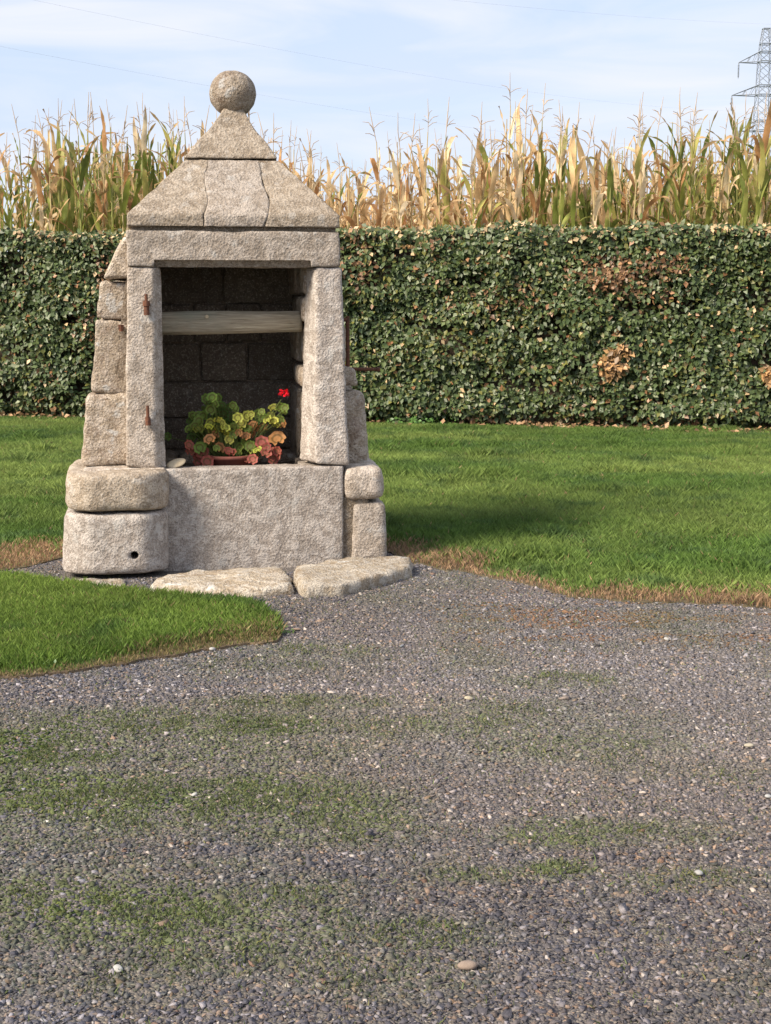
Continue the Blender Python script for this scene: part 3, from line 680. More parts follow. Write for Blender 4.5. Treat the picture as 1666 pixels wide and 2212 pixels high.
# ------------------------------------------------------------------ slabs at the foot of the well
def slab(name, pix, zt, th, seed, label, m='slab'):
    pts = [gnd(u, v, zt) for u, v in pix]; n = len(pts)
    # densify the outline
    O = []
    for i in range(n):
        a, b = pts[i], pts[(i+1) % n]; k = max(2, int((b - a).length / 0.03))
        for j in range(k): O.append(a.lerp(b, j / k))
    n = len(O); c = sum(O, Vector()) / n; rows = []
    for f_, z in ((1.0, zt - th), (1.02, zt - th * 0.5), (1.0, zt - 0.016), (0.965, zt - 0.002), (0.85, zt), (0.65, zt + 0.002), (0.4, zt + 0.004), (0.15, zt + 0.004)):
        rows.append([(c.x + (p.x-c.x)*f_, c.y + (p.y-c.y)*f_, z) for p in O])
    V = np.array([p for r_ in rows for p in r_]); h = fbm(V + seed, 12, 3, seed) - 0.5
    V[:, 2] += h * 0.045; V[:, 0] += (fbm(V + seed + 5, 25, 2, seed) - 0.5) * 0.03; V[:, 1] += (fbm(V + seed + 9, 25, 2, seed) - 0.5) * 0.03
    V[:n, 2] = zt - th
    bm = bmesh.new(); vs = [bm.verts.new(v) for v in V]
    for k in range(len(rows)-1):
        for i in range(n): bm.faces.new((vs[k*n+i], vs[k*n+(i+1)%n], vs[(k+1)*n+(i+1)%n], vs[(k+1)*n+i])).smooth = True
    bm.faces.new(vs[-n:]); bmesh.ops.recalc_face_normals(bm, faces=bm.faces[:])
    o = bmobj(name, bm, M[m]); tag(o, label, 'stone slab'); return o
slab('stone_slab', [(325, 1262), (338, 1247), (425, 1232), (520, 1224), (600, 1222), (626, 1240), (633, 1262), (560, 1268), (440, 1268)], 0.055, 0.085, 3, 'pale rough stone slab at the well foot, left of the crack, next to the grass')
slab('stone_slab', [(636, 1240), (640, 1220), (760, 1203), (868, 1198), (888, 1206), (886, 1222), (830, 1238), (740, 1260), (655, 1264)], 0.07, 0.10, 4, 'pale rough stone slab at the well foot, right of the crack, jutting into the gravel')
slab('stone_slab', [(122, 1262), (128, 1252), (268, 1250), (272, 1264)], 0.02, 0.05, 6, 'thin yellowish flat stone under the left bucket rest behind the grass strip')

# ------------------------------------------------------------------ hedge
hedge = empty('hedge', (HA + HB) / 2); tag(hedge, 'long clipped green hedge with brown dead patches between lawn and maize field', 'hedge')
HL = (HB - HA).length; HH = 2.40; HD = 1.0
mid_ = (HA + HB) / 2
def hp(s, dpt, z):   # along, depth behind front face, height -> world
    return (HA.x + hd.x*s - hn.x*dpt, HA.y + hd.y*s - hn.y*dpt, z)
def to_px(P):
    P = np.asarray(P); c, s = math.cos(PITCH), math.sin(PITCH); y = P[:,1]; z = P[:,2]-CAMZ
    dep = y*c - z*s; up = y*s + z*c
    return PW/2 + FPX*P[:,0]/dep, PH/2 - FPX*up/dep
def hedge_leaves():
    n = 190000; face = rng.random(n)
    s = rng.random(n)*(HL+3) - 1.5; onTop = face > 0.80
    z = np.where(onTop, HH, 0.03 + (HH-0.03)*rng.random(n)); dep = np.where(onTop, rng.random(n)*HD, 0.0)
    skin = rng.random(n)**1.6*0.22
    lump = (fbm(np.c_[s, z, dep], 1.3, 3, 5) - 0.5)*0.30 + (fbm(np.c_[s, z, dep], 5, 2, 9) - 0.5)*0.16
    z2 = np.where(onTop, z - skin*0.4 + lump*0.55 + (rng.random(n) < 0.05)*0.07*rng.random(n), z + lump*0.05); d2 = np.where(onTop, dep, dep + skin - lump)
    # rounded shoulder, undercut foot
    d2 += np.where(onTop, 0, np.clip(z - (HH-0.18), 0, 1)**2*3.0 + np.clip(0.22 - z, 0, 1)*0.6)
    P = np.c_[HA.x + hd.x*s - hn.x*d2, HA.y + hd.y*s - hn.y*d2, z2]
    # holes
    hole = fbm(np.c_[s*0.9, z*1.6, dep], 2.1, 3, 21); keep = (hole < 0.61) | (rng.random(n) < 0.2)
    keep &= ~((z < 0.16) & ~onTop & (rng.random(n) < 0.65))
    u, v = to_px(P); 
    for (hu, hv, ru, rv_) in ((150, 690, 22, 14), (172, 832, 22, 16), (20, 852, 26, 18)):
        keep &= ~((((u-hu)/ru)**2 + ((v-hv)/rv_)**2 < 1) & (rng.random(n) < 0.93))
    P = P[keep]; n = len(P); u = u[keep]; v = v[keep]; onTop = onTop[keep]; s = s[keep]
    # colour
    g = np.array([0.092, 0.122, 0.038]); g2 = np.array([0.052, 0.082, 0.034]); yg = np.array([0.15, 0.15, 0.04]); br_ = np.array([0.22, 0.11, 0.05]); tan = np.array([0.50, 0.36, 0.20])
    k = rng.random(n); big = fbm(P, 0.8, 3, 31)
    C = g + (g2 - g)*rng.random((n, 1)); C *= (0.7 + 0.7*rng.random((n, 1)))
    C = np.where((k > 0.93 - 0.16*np.clip((big-0.5)*4, 0, 1))[:, None], yg*(0.6+0.7*rng.random((n,1))), C)
    C = np.where(((k > 0.5) & (k < 0.57))[:, None], np.array([0.21, 0.235, 0.14])*(0.7+0.6*rng.random((n,1))), C)  # scattered pale leaves: highlights painted into the leaf colour
    C = np.where((k < 0.03)[:, None], br_*(0.6+rng.random((n,1))), C)
    C = np.where((rng.random(n) < np.where(onTop, 0.22, 0.018))[:, None], tan*(0.7+0.6*rng.random((n,1))), C)
    dead = np.zeros(n)
    for (hu, hv, ru, rv_, st) in ((1330, 585, 85, 32, 0.85), (1318, 610, 45, 25, 0.9), (1430, 575, 60, 30, 0.45), (1400, 640, 70, 30, 0.3), (235, 590, 28, 40, 0.55), (770, 560, 35, 60, 0.4), (1100, 650, 110, 30, 0.3), (190, 700, 30, 50, 0.3)):
        dead = np.maximum(dead, st*np.clip(1.4 - np.sqrt(((u-hu)/ru)**2 + ((v-hv)/rv_)**2), 0, 1))
    low_ = np.clip((P[:, 2]*-1 + 0.22)*3, 0, 0.55)*(fbm(P, 1.2, 2, 44) > 0.47); dead = np.maximum(dead, low_)
    C = np.where((rng.random(n) < dead)[:, None], (np.array([0.24, 0.12, 0.06]) + np.array([0.14, 0.11, 0.06])*rng.random((n,1)))*(0.35+1.0*rng.random((n,1))), C)
    orange = (((u-1322)/34)**2 + ((v-788)/28)**2 < 1) | (((u-1345)/20)**2 + ((v-760)/18)**2 < 1) | (((u-1660)/14)**2 + ((v-800)/30)**2 < 1)
    spot = np.where(orange, 0.85, 0)*np.clip((fbm(P, 7, 3, 47) - 0.33)*5, 0, 1)
    dl = (rng.random(n) < spot)
    return P, C, dl, n
def leaf_quads(P, C, size, tiltn, curl=0.25):
    """folded 6-vertex leaves, 4 triangles each"""
    n = len(P); nr = tiltn + rng.normal(0, 0.55, (n, 3)); nr /= np.linalg.norm(nr, axis=1, keepdims=True)
    t_ = rng.normal(0, 1, (n, 3)); t_[:, 2] -= 0.8; t_ -= nr*(t_*nr).sum(1, keepdims=True); t_ /= np.linalg.norm(t_, axis=1, keepdims=True); b_ = np.cross(nr, t_)
    L_ = size*(0.6 + 0.8*rng.random((n, 1))); W_ = L_*0.33
    W_ = L_*0.34
    V = np.stack([P, P + t_*L_*0.42 + b_*W_ + nr*W_*curl, P + t_*L_, P + t_*L_*0.42 - b_*W_ + nr*W_*curl], 1).reshape(-1, 3)
    b0 = np.arange(n)*4
    F = np.concatenate([np.c_[b0, b0+1, b0+2], np.c_[b0, b0+2, b0+3]]); return V, F, np.repeat(C, 4, 0)
P, C, dl, n = hedge_leaves()
nrm = np.array([hn.x, hn.y, 0.45])
V, F, CC = leaf_quads(P[~dl], C[~dl], 0.066, nrm); o = link('foliage', mesh_np('foliage', V - np.array(mid_), F, M['hedge_leaf'], CC), hedge); o['kind'] = 'stuff'
Cd = np.array([0.46, 0.27, 0.12])*(0.3+1.0*rng.random((dl.sum(), 1)))*np.array([1, 1, 1]) 
V, F, CC = leaf_quads(P[dl] + np.array(hn)*0.02, Cd, 0.08, nrm); o = link('dead_leaves', mesh_np('dead_leaves', V - np.array(mid_), F, M['hedge_leaf'], CC), hedge)
tag(o, 'clusters of dry orange brown leaves on the hedge face', kind='stuff')
# woody core
def core():
    n1, n2 = 160, 26; V = []; F = []
    for i in range(n1+1):
        s = -1.5 + (HL+3)*i/n1
        for j in range(n2+1):
            tt = j/n2
            if tt < 0.7: z = tt/0.7*(HH-0.22); d = 0.26 + 0.15*max(0, 0.3 - z)
            else: z = HH - 0.22; d = 0.26 + (tt-0.7)/0.3*(HD-0.3)
            V.append(hp(s, d, z))
    V = np.array(V); h = (fbm(V, 4, 3, 8)-0.5)*0.22; V[:, 0] += hn.x*h; V[:, 1] += hn.y*h; V[:, 2] = np.maximum(V[:, 2] + h*0.2, 0)
    for i in range(n1):
        for j in range(n2): a = i*(n2+1)+j; F.append((a, a+n2+1, a+n2+2, a+1))
    o = link('branches', mesh_np('branches', V - np.array(mid_), F, M['bark'], smooth=True), hedge); o['kind'] = 'stuff'
core()

# ------------------------------------------------------------------ maize
def ribbon(a0, a1, length, width, seed, nseg=9, fold=0.25, twist=0.6):
    rr = random.Random(seed); V = []; T = []; x = z = 0.0; F = []; y = 0
    for i in range(nseg+1):
        tt = i/nseg; a = a0 + (a1-a0)*tt**1.6; tw = twist*tt*math.sin(seed*1.7) + 0.12*math.sin(tt*9+seed)
        wd = width*0.5*(min(1, 0.45 + tt*3)*(1 - tt**2.2)) + 0.002; wave = 0.012*math.sin(tt*14 + seed)
        n = Vector((-math.sin(a), 0, math.cos(a))); side = (Vector((0, 1, 0))*math.cos(tw) + n*math.sin(tw))
        c = Vector((x, y, z))
        for k, q in ((-1, c - side*wd + n*(wd*fold + wave)), (0, c), (1, c + side*wd + n*(wd*fold - wave))): V.append(tuple(q)); T.append(tt)
        x += math.cos(a)*length/nseg; z += math.sin(a)*length/nseg; y += 0.01*math.sin(seed + tt*4)
    for i in range(nseg):
        for k in range(2): F.append((i*3+k, i*3+k+1, i*3+k+4, i*3+k+3))
    return np.array(V), np.array(F), T
leaf_defs = {'up': [(82, 62, .72, .085), (78, 40, .8, .09), (84, 70, .62, .08), (80, 20, .85, .085)],
             'arch': [(72, -50, .75, .075), (75, -80, .7, .07), (68, -20, .8, .08), (78, -100, .6, .065)],
             'dry': [(78, -110, .55, .055), (70, -85, .62, .05), (82, -130, .5, .05), (60, -70, .6, .045), (84, 30, .45, .04)]}
leaf_mesh = {}; k = 0
for nm, ds in leaf_defs.items():
    leaf_mesh[nm] = []
    for (a0, a1, ln, wd) in ds:
        for s in range(2):
            V, F, T = ribbon(R(a0), R(a1), ln, wd, k*2.3 + s); leaf_mesh[nm].append((mesh_np('maize_leaf', V, F, M['corn_leaf'], uv=T, smooth=True), V, F)); k += 1
def stalk_mesh(h):
    bm = bmesh.new(); cyl(bm, (0, 0, 0), (0.01, 0, h*0.6), 0.013, 0.011, 6); cyl(bm, (0.01, 0, h*0.6), (0.0, 0.01, h), 0.011, 0.006, 6)
    me = bpy.data.meshes.new('maize_stalk'); bm.to_mesh(me); bm.free(); me.materials.append(M['corn_stalk']); return me
STH = 2.5; stalkm = stalk_mesh(STH)
def tassel_mesh(seed):
    rr = random.Random(seed); bm = bmesh.new(); h = 0.50; 
    cyl(bm, (0, 0, 0), (0.01, 0, h*0.5), 0.005, 0.006, 5); cyl(bm, (0.01, 0, h*0.5), (0.02*rr.uniform(-1, 1), 0, h), 0.007, 0.003, 5)
    for k in range(rr.randint(3, 6)):
        a = rr.uniform(0, 6.28); z = h*rr.uniform(0.15, 0.42); ln = rr.uniform(0.1, 0.2); e = rr.uniform(0.4, 1.1)
        p = Vector((0.005, 0, z)); q = p + Vector((math.cos(a)*math.cos(e), math.sin(a)*math.cos(e), math.sin(e)))*ln*0.6
        r_ = q + Vector((math.cos(a)*math.cos(e*.3), math.sin(a)*math.cos(e*.3), math.sin(e*.3)))*ln*0.5
        cyl(bm, p, q, 0.0045, 0.005, 4); cyl(bm, q, r_, 0.005, 0.003, 4)
    me = bpy.data.meshes.new('maize_tassel'); bm.to_mesh(me); bm.free(); me.materials.append(M['corn_stalk']); return me
tasm = [tassel_mesh(s) for s in range(6)]
GC = [(0.22, 0.26, 0.055), (0.30, 0.33, 0.08), (0.42, 0.39, 0.12), (0.15, 0.19, 0.045)]
TC = [(0.76, 0.59, 0.36), (0.66, 0.45, 0.24), (0.80, 0.66, 0.44), (0.46, 0.25, 0.11), (0.74, 0.53, 0.28)]
def green_at(u):
    g = 0.06
    for c, w_, a in ((240, 190, 0.62), (60, 90, 0.45), (1160, 60, 0.45), (1260, 60, 0.4), (1490, 90, 0.62), (1640, 110, 0.85), (1340, 60, 0.3)):
        g = max(g, a*math.exp(-((u-c)/w_)**2))
    return g
def top_at(u):   # pixel row of the leaf tops
    xs = [-100, 0, 120, 300, 450, 640, 700, 800, 860, 930, 1000, 1120, 1250, 1330, 1450, 1560, 1700]
    ys = [350, 345, 300, 285, 300, 345, 385, 400, 330, 365, 350, 285, 300, 330, 285, 290, 280]
    return float(np.interp(u, xs, ys))
rc = random.Random(42); rows_ = 11; npl = 0; MV = []; MF = []; MC = []; nv = 0
def zonename(u):
    return ('at the left picture edge' if u < 110 else 'left of the well' if u < 330 else 'beside the left roof slope' if u < 520 else 'beside the right roof slope' if u < 760
            else 'in the low dry stretch' if u < 1020 else 'above the hedge middle' if u < 1250 else 'above the dead hedge patch' if u < 1450 else 'near the pylon')
ORD = ['first', 'second', 'third', 'fourth', 'fifth', 'sixth', 'seventh', 'eighth', 'ninth', 'tenth', 'eleventh', 'twelfth', 'thirteenth', 'fourteenth', 'fifteenth', 'sixteenth', 'seventeenth', 'eighteenth']
ocount = {}
def maize_label(isg, u, row):
    key = (isg, zonename(u), row); n = ocount.get(key, 0); ocount[key] = n + 1
    look = 'green upright maize plant' if isg else 'withered tan maize plant'
    if row < 2: return ORD[min(n, 17)] + ' ' + look + ' from the left ' + zonename(u) + (', front row' if row == 0 else ', second row')
    return look + ' ' + zonename(u) + ', deeper in the field'
for row in range(rows_):
    dpt = 2.15 + row*0.6; s = -0.5 - row*0.12 + rc.random()*0.1
    while s < HL + 0.6 + row*0.12:
        s += rc.uniform(0.10, 0.30) * (1.0 if row < 4 else 0.75)
        p = Vector(hp(s, dpt + rc.uniform(-.16, .16), 0.88)); u = PW/2 + FPX*p.x/(p.y*math.cos(PITCH))
        tv = top_at(u) + rc.uniform(-15, 60); Ytop = p.y
        ztop = at(u, tv, Ytop if row < 3 else 20.0 + 0*row).z
        if row >= 3: ztop = at(u, min(500, tv + rc.uniform(35, 130)), Ytop).z - 0.1; ztop = min(ztop, 3.9)
        if 540 < u < 1110 and rc.random() < 0.12: ztop += 0.28
        h = (ztop + 0.10) - p.z; g = green_at(u); isg = rc.random() < g*1.25; dry_all = not isg
        sc_ = h/STH; yaw = rc.uniform(0, 6.28); lean = (rc.uniform(-.05, .05), rc.uniform(-.05, .05))
        specs = []
        nl = rc.randint(9, 11)
        for k in range(nl):
            fr = 0.34 + 0.53*k/(nl-1); az = math.pi*(k % 2) + rc.uniform(-.6, .6)
            top_ = fr > 0.74
            if isg: ty = 'up' if rc.random() < 0.75 else 'arch'; gc = rc.random() < (0.9 if not top_ else 0.45)
            else: ty = rc.choice(['dry', 'dry', 'arch', 'arch', 'up']); gc = rc.random() < g*0.6
            if top_ and not gc: ty = rc.choice(['dry', 'dry', 'up', 'arch'])
            c = rc.choice(GC) if gc else rc.choice(TC); j = rc.uniform(0.75, 1.15)
            specs.append((rc.choice(leaf_mesh[ty]), h*fr - 0.02, az, rc.uniform(0.75, 1.1), (c[0]*j, c[1]*j, c[2]*j, 1)))
        if row < 4 and npl < 298:
            pl = empty('maize_plant', p, yaw); pl.rotation_euler = (lean[0], lean[1], yaw); npl += 1
            tag(pl, maize_label(isg, u, row), 'maize plant', 'maize plants behind the hedge')
            o = link('stalk', stalkm, pl); o.scale = (1, 1, sc_); o.color = (0.50, 0.40, 0.20, 1) if dry_all else (0.30, 0.30, 0.10, 1)
            if rc.random() < 0.3: tsl = 0
            else: tsl = 1
            o = link('tassel', rc.choice(tasm), pl) if tsl else None
            if o: o.location = (0, 0.01*sc_, h - 0.01); q_ = rc.uniform(0.6, 1.15); o.scale = (q_, q_, q_); o.color = (0.50, 0.40, 0.30, 1); o.rotation_euler = (rc.uniform(-.16, .16), rc.uniform(-.16, .16), rc.uniform(0, 6))
            for (lm_, z_, az, ls, cc) in specs:
                o = link('leaf', lm_[0], pl); o.location = (0, 0, z_); o.rotation_euler = (0, 0, az); o.scale = (ls, ls, ls); o.color = cc
        else:
            for (lm_, z_, az, ls, cc) in specs:
                Vv = lm_[1]*ls; ca, sa = math.cos(az+yaw), math.sin(az+yaw)
                W_ = np.c_[Vv[:,0]*ca - Vv[:,1]*sa + p.x, Vv[:,0]*sa + Vv[:,1]*ca + p.y, Vv[:,2] + p.z + z_]
                MV.append(W_); MF.append(lm_[2] + nv); nv += len(W_); MC.append(np.tile(np.array(cc[:3]), (len(W_), 1)))
            W_ = np.array([(p.x-.008, p.y, p.z), (p.x+.008, p.y, p.z), (p.x+.006, p.y+.006, p.z+h+.3), (p.x-.006, p.y, p.z+h+.3)]); MV.append(W_); MF.append(np.array([[nv, nv+1, nv+2, nv+3]])); nv += 4; MC.append(np.tile(np.array([.5, .38, .22]), (4, 1)))
mm = link('maize_field_mass', mesh_np('maize_field_mass', np.concatenate(MV), np.concatenate(MF), M['corn_mass'], np.concatenate(MC), smooth=True))
tag(mm, 'dense dry maize further back in the field behind the front rows', 'maize field', kind='stuff')

# ------------------------------------------------------------------ pylon and cables
YPY = 190.0
def ap(u, v): return at(u, v, YPY)
pb = ap(1652, 150); pyl = empty('electricity_pylon', (pb.x, YPY, 0)); tag(pyl, 'grey steel lattice electricity pylon with three cross arms at the right edge', 'pylon')
def Z(v): return ap(1653, v).z
HW = [(0.0, 3.4), (Z(300), 1.05), (Z(133), 0.78), (Z(95), 0.66), (Z(62), 0.42)]
def hw(z): return float(np.interp(z, [a for a, b in HW], [b for a, b in HW]))
def sq(bm, p, q, r): cyl(bm, p, q, r, r, 4)
for sx in (-1, 1):
    for sy in (-1, 1):
        bm = bmesh.new()
        for (z0, w0), (z1, w1) in zip(HW[:-1], HW[1:]): sq(bm, (sx*w0, sy*w0, z0), (sx*w1, sy*w1, z1), 0.06)
        bmobj('leg', bm, M['steel'], pyl)
bm = bmesh.new(); z = 0.0
while z < Z(66):
    z1 = min(z + hw(z)*1.6, Z(62)); a, b = hw(z), hw(z1)
    for (x0, y0, x1, y1) in ((-1,-1,1,-1),(-1,1,1,1),(-1,-1,-1,1),(1,-1,1,1)):
        sq(bm, (x0*a, y0*a, z), (x1*b, y1*b, z1), 0.032); sq(bm, (x1*a, y1*a, z), (x0*b, y0*b, z1), 0.032)
    z = z1
for v in (62, 95, 112, 133, 185, 205, 261, 282):
    zz = Z(v); a = hw(zz)
    for (x0, y0, x1, y1) in ((-1,-1,1,-1),(-1,1,1,1),(-1,-1,-1,1),(1,-1,1,1)): sq(bm, (x0*a, y0*a, zz), (x1*a, y1*a, zz), 0.08)
o = bmobj('bracing', bm, M['steel'], pyl); o['kind'] = 'stuff'
tips = []
for (vt, vb, ut) in ((112, 135, 1596), (185, 206, 1581), (261, 283, 1596)):
    for sx in (-1, 1):
        bm = bmesh.new(); xt = sx*(pb.x - ap(ut, vb).x); zb = Z(vb); zt2 = Z(vt); a = hw(zb)
        for sy in (-1, 1):
            sq(bm, (sx*a, sy*a, zb), (xt, 0, zb), 0.065); sq(bm, (sx*a, sy*a, zt2), (xt, 0, zb), 0.065)
            for f_ in (0.3, 0.6):
                g1 = Vector((sx*a, sy*a, zb)).lerp(Vector((xt, 0, zb)), f_); g2 = Vector((sx*a, sy*a, zt2)).lerp(Vector((xt, 0, zb)), f_ - 0.18); sq(bm, g1, g2, 0.04)
        arm = bmobj('cross_arm', bm, M['steel'], pyl)
        bm = bmesh.new(); cyl(bm, (xt, 0, zb), (xt, 0, zb - 2.0), 0.075, 0.075, 6)
        for k in range(9): cyl(bm, (xt, 0, zb - 0.35 - k*0.17), (xt, 0, zb - 0.40 - k*0.17), 0.13, 0.13, 8)
        bmobj('insulator', bm, M['steel'], pyl); tips.append((pb.x + xt, YPY, zb - 2.0))
def cable(P0, P1, sag, label, r=0.004):
    bm = bmesh.new(); n = 60; pts = []
    for i in range(n+1):
        tt = i/n; p = Vector(P0).lerp(Vector(P1), tt); p.z -= 4*sag*tt*(1-tt); pts.append(p)
    for a, b in zip(pts[:-1], pts[1:]):
        cyl(bm, a, b, r, r, 4)
    o = bmobj('power_cable', bm, M['cable']); tag(o, label, 'power line', 'power cables across the sky'); return o
cable(at(-60, 88, 70), tips[4], 1.5, 'thin overhead cable passing behind the stone ball and sinking to the right')
cable(at(-60, -28, 70), tips[2], 1.2, 'thin faint overhead cable crossing the sky above the stone ball')
cable(at(900, -8, 80), (at(1900, 55, 150)), 0.5, 'thin overhead cable at the top right of the sky')

# ------------------------------------------------------------------ grass
def inpoly(P, poly):
    x, y = P[:, 0], P[:, 1]; ins = np.zeros(len(P), bool); n = len(poly)
    for i in range(n):
        x0, y0 = poly[i]; x1, y1 = poly[(i+1) % n]
        c = ((y0 > y) != (y1 > y)); xi = (x1-x0)*(y-y0)/((y1-y0) if y1 != y0 else 1e-9) + x0; ins ^= c & (x < xi)
    return ins
def dist_line(P, pts):
    d = np.full(len(P), 1e9)
    for a, b in zip(pts[:-1], pts[1:]):
        a = np.array([a[0], a[1]]); b = np.array([b[0], b[1]]); ab = b-a; t_ = np.clip(((P-a)@ab)/(ab@ab), 0, 1); d = np.minimum(d, np.linalg.norm(P - (a + t_[:, None]*ab), axis=1))
    return d
def visible(P, m=90):
    u, v = to_px(np.c_[P, np.zeros(len(P))]); return (u > -m) & (u < PW+m) & (v < PH+60)
def inwell(P):
    a = math.cos(PSI); b = math.sin(PSI); dx = P[:,0]-WO.x; dy = P[:,1]-WO.y; lx = dx*a+dy*b; ly = -dx*b+dy*a
    return (lx > -1.0) & (lx < 0.88) & (ly > -0.16) & (ly < 1.2)
def blades(P, z0, hgt, wid, C, lean=0.5, seg=1):
    n = len(P); a = rng.random(n)*2*math.pi; w_ = np.c_[np.cos(a), np.sin(a), np.zeros(n)]*wid[:, None]*0.5
    b = rng.random(n)*2*math.pi; ln = lean*rng.random(n)*hgt; tip = np.c_[np.cos(b)*ln, np.sin(b)*ln, hgt]
    B = np.c_[P, np.full(n, z0)]
    V = np.stack([B - w_, B + w_, B + tip*np.array([.35, .35, .6]) + w_*0.7, B + tip], 1).reshape(-1, 3)
    i = np.arange(n)*4; F = np.concatenate([np.c_[i, i+1, i+2], np.c_[i, i+2, i+3]])
    Cc = np.repeat(C, 4, 0); return V, F, Cc
def scatter(n, x0, x1, y0, y1): return np.c_[x0 + (x1-x0)*rng.random(n), y0 + (y1-y0)*rng.random(n)]
straw = np.array([0.36, 0.235, 0.14]); 
def lawn_cols(P, straw_amt, n):
    big = fbm(P*np.array([0.35, 1.0]), 1.1, 3, 51); md = fbm(P, 4.5, 2, 53)
    g1 = np.array([0.105, 0.178, 0.038]); g2 = np.array([0.21, 0.28, 0.072]); g3 = np.array([0.068, 0.125, 0.042])
    k = np.clip((big-0.35)*3.0, 0, 1)[:, None]; C = g1*(1-k) + g2*k  # yellow-green streaks, also carrying distant shadow bands in the blade colour
    k2 = np.clip((0.42-md)*3, 0, 0.7)[:, None]; C = C*(1-k2) + g3*k2
    C *= (0.7 + 0.6*rng.random((n, 1))); s_ = rng.random(n) < straw_amt
    return np.where(s_[:, None], straw*(0.55+0.8*rng.random((n, 1)))*np.array([1, 1.0 - 0, 1.0]), C)
# main lawn
P = scatter(1200000, -6, 6.5, 6.9, 19.5)
P = P[visible(P)]; P = P[inpoly(P, polyA)]; P = P[~inwell(P)]
keepd = rng.random(len(P)) < np.clip(1.25 - (P[:, 1]-8)*0.045, 0.55, 1); P = P[keepd]
u, v = to_px(np.c_[P, np.zeros(len(P))]); P = P[(v > 880)]
dR = dist_line(P, [(p.x, p.y) for p in bordR]); dL = dist_line(P, [(p.x, p.y) for p in bordL]); nz_ = fbm(P, 2.2, 3, 61)
dE = np.minimum(dR, dL*np.where(P[:,0] < -1.6, 0.55, 1))
st = np.clip(1.2 - dE/(0.03 + 0.85*np.clip(nz_ - 0.25, 0.02, 1)), 0, 0.9); st = np.maximum(st, 0.008)
hgt = 0.045 + 0.035*rng.random(len(P)) + 0.05*np.clip(fbm(P, 0.9, 2, 71)-0.55, 0, 1)
tuft = fbm(P*np.array([1, 1.2]), 2.0, 2, 77); hgt = hgt*(0.85 + np.clip(tuft-0.64, 0, 1)*3)
wid = 0.0038 + 0.0024*rng.random(len(P))
hgt = np.where(dE < 0.35, hgt*(0.45 + 0.55*dE/0.35), hgt)
V, F, CC = blades(P, 0.003, hgt, wid, lawn_cols(P, st, len(P)), 0.9)
o = link('lawn_grass', mesh_np('lawn_grass', V, F, M['grass'], CC)); tag(o, 'bright green lawn grass between the hedge and the gravel, straw coloured along its edge', 'grass', kind='stuff')
print('lawn blades', len(P))
# front strip
P = scatter(200000, -4.2, -0.3, 5.5, 8.0); P = P[visible(P)]; P = P[inpoly(P, polyB)]
outB = polyB_ + [polyB_[0]]; dB = dist_line(P, outB[4:15]); nz_ = fbm(P, 3, 3, 81)
uB, vB = to_px(np.c_[P, np.zeros(len(P))])
front = np.clip((dist_line(P, outB[8:16]) ), 0, 9)
st = np.clip(1.0 - front/(0.05 + 0.5*nz_*np.clip((uB-150)/250, 0.25, 1)), 0, 0.8); st = np.maximum(st, 0.03)
C = lawn_cols(P, st*0, len(P)); C = C*np.array([0.78, 0.85, 0.65])
sm = rng.random(len(P)) < st; C = np.where(sm[:, None], np.array([0.24, 0.19, 0.09])*(0.45+0.9*rng.random((len(P), 1))), C)
hgt = (0.036 + 0.026*rng.random(len(P)))*np.clip(front/0.16, 0.35, 1)
V, F, CC = blades(P, 0.009, hgt, 0.003 + 0.003*rng.random(len(P)), C, 0.8)
o = link('strip_grass', mesh_np('strip_grass', V, F, M['grass'], CC)); tag(o, 'tongue of green grass in front of the well, browning at its front edge', 'grass', kind='stuff')
print('strip blades', len(P))

# ------------------------------------------------------------------ gravel
def stones(P, size, C, flat=0.42, z0=0.0):
    n = len(P); base = np.array([(-1,-1,-1),(1,-1,-1),(1,1,-1),(-1,1,-1),(-1,-1,1),(1,-1,1),(1,1,1),(-1,1,1)], float)
    V = base[None] * (0.35 + 0.65*rng.random((n, 8, 1))) * np.array([1, 1, 1.0]); V += rng.normal(0, 0.20, (n, 8, 3))
    V *= np.stack([0.75+0.6*rng.random(n), 0.55+0.4*rng.random(n), flat*(0.6+0.6*rng.random(n))], 1)[:, None, :]*size[:, None, None]*0.66
    # random rotation: yaw + tilt
    a = rng.random(n)*2*math.pi; b = rng.normal(0, 0.28, n); c = rng.normal(0, 0.28, n)
    def rotv(V, ax, an):
        ca, sa = np.cos(an)[:, None], np.sin(an)[:, None]; i, j = [(1, 2), (0, 2), (0, 1)][ax]; V = V.copy(); x = V[:, :, i].copy(); y = V[:, :, j].copy(); V[:, :, i] = x*ca - y*sa; V[:, :, j] = x*sa + y*ca; return V
    V = rotv(V, 0, b); V = rotv(V, 1, c); V = rotv(V, 2, a)
    V[:, :, 0] += P[:, 0:1]; V[:, :, 1] += P[:, 1:2]; V[:, :, 2] += (z0 + size*0.12)[:, None]
    q = np.array([(4,5,6,7),(0,1,5,4),(1,2,6,5),(2,3,7,6),(3,0,4,7)])
    F = (q[None] + (np.arange(n)*8)[:, None, None]).reshape(-1, 4); return V.reshape(-1, 3), F, np.repeat(C, 8, 0)
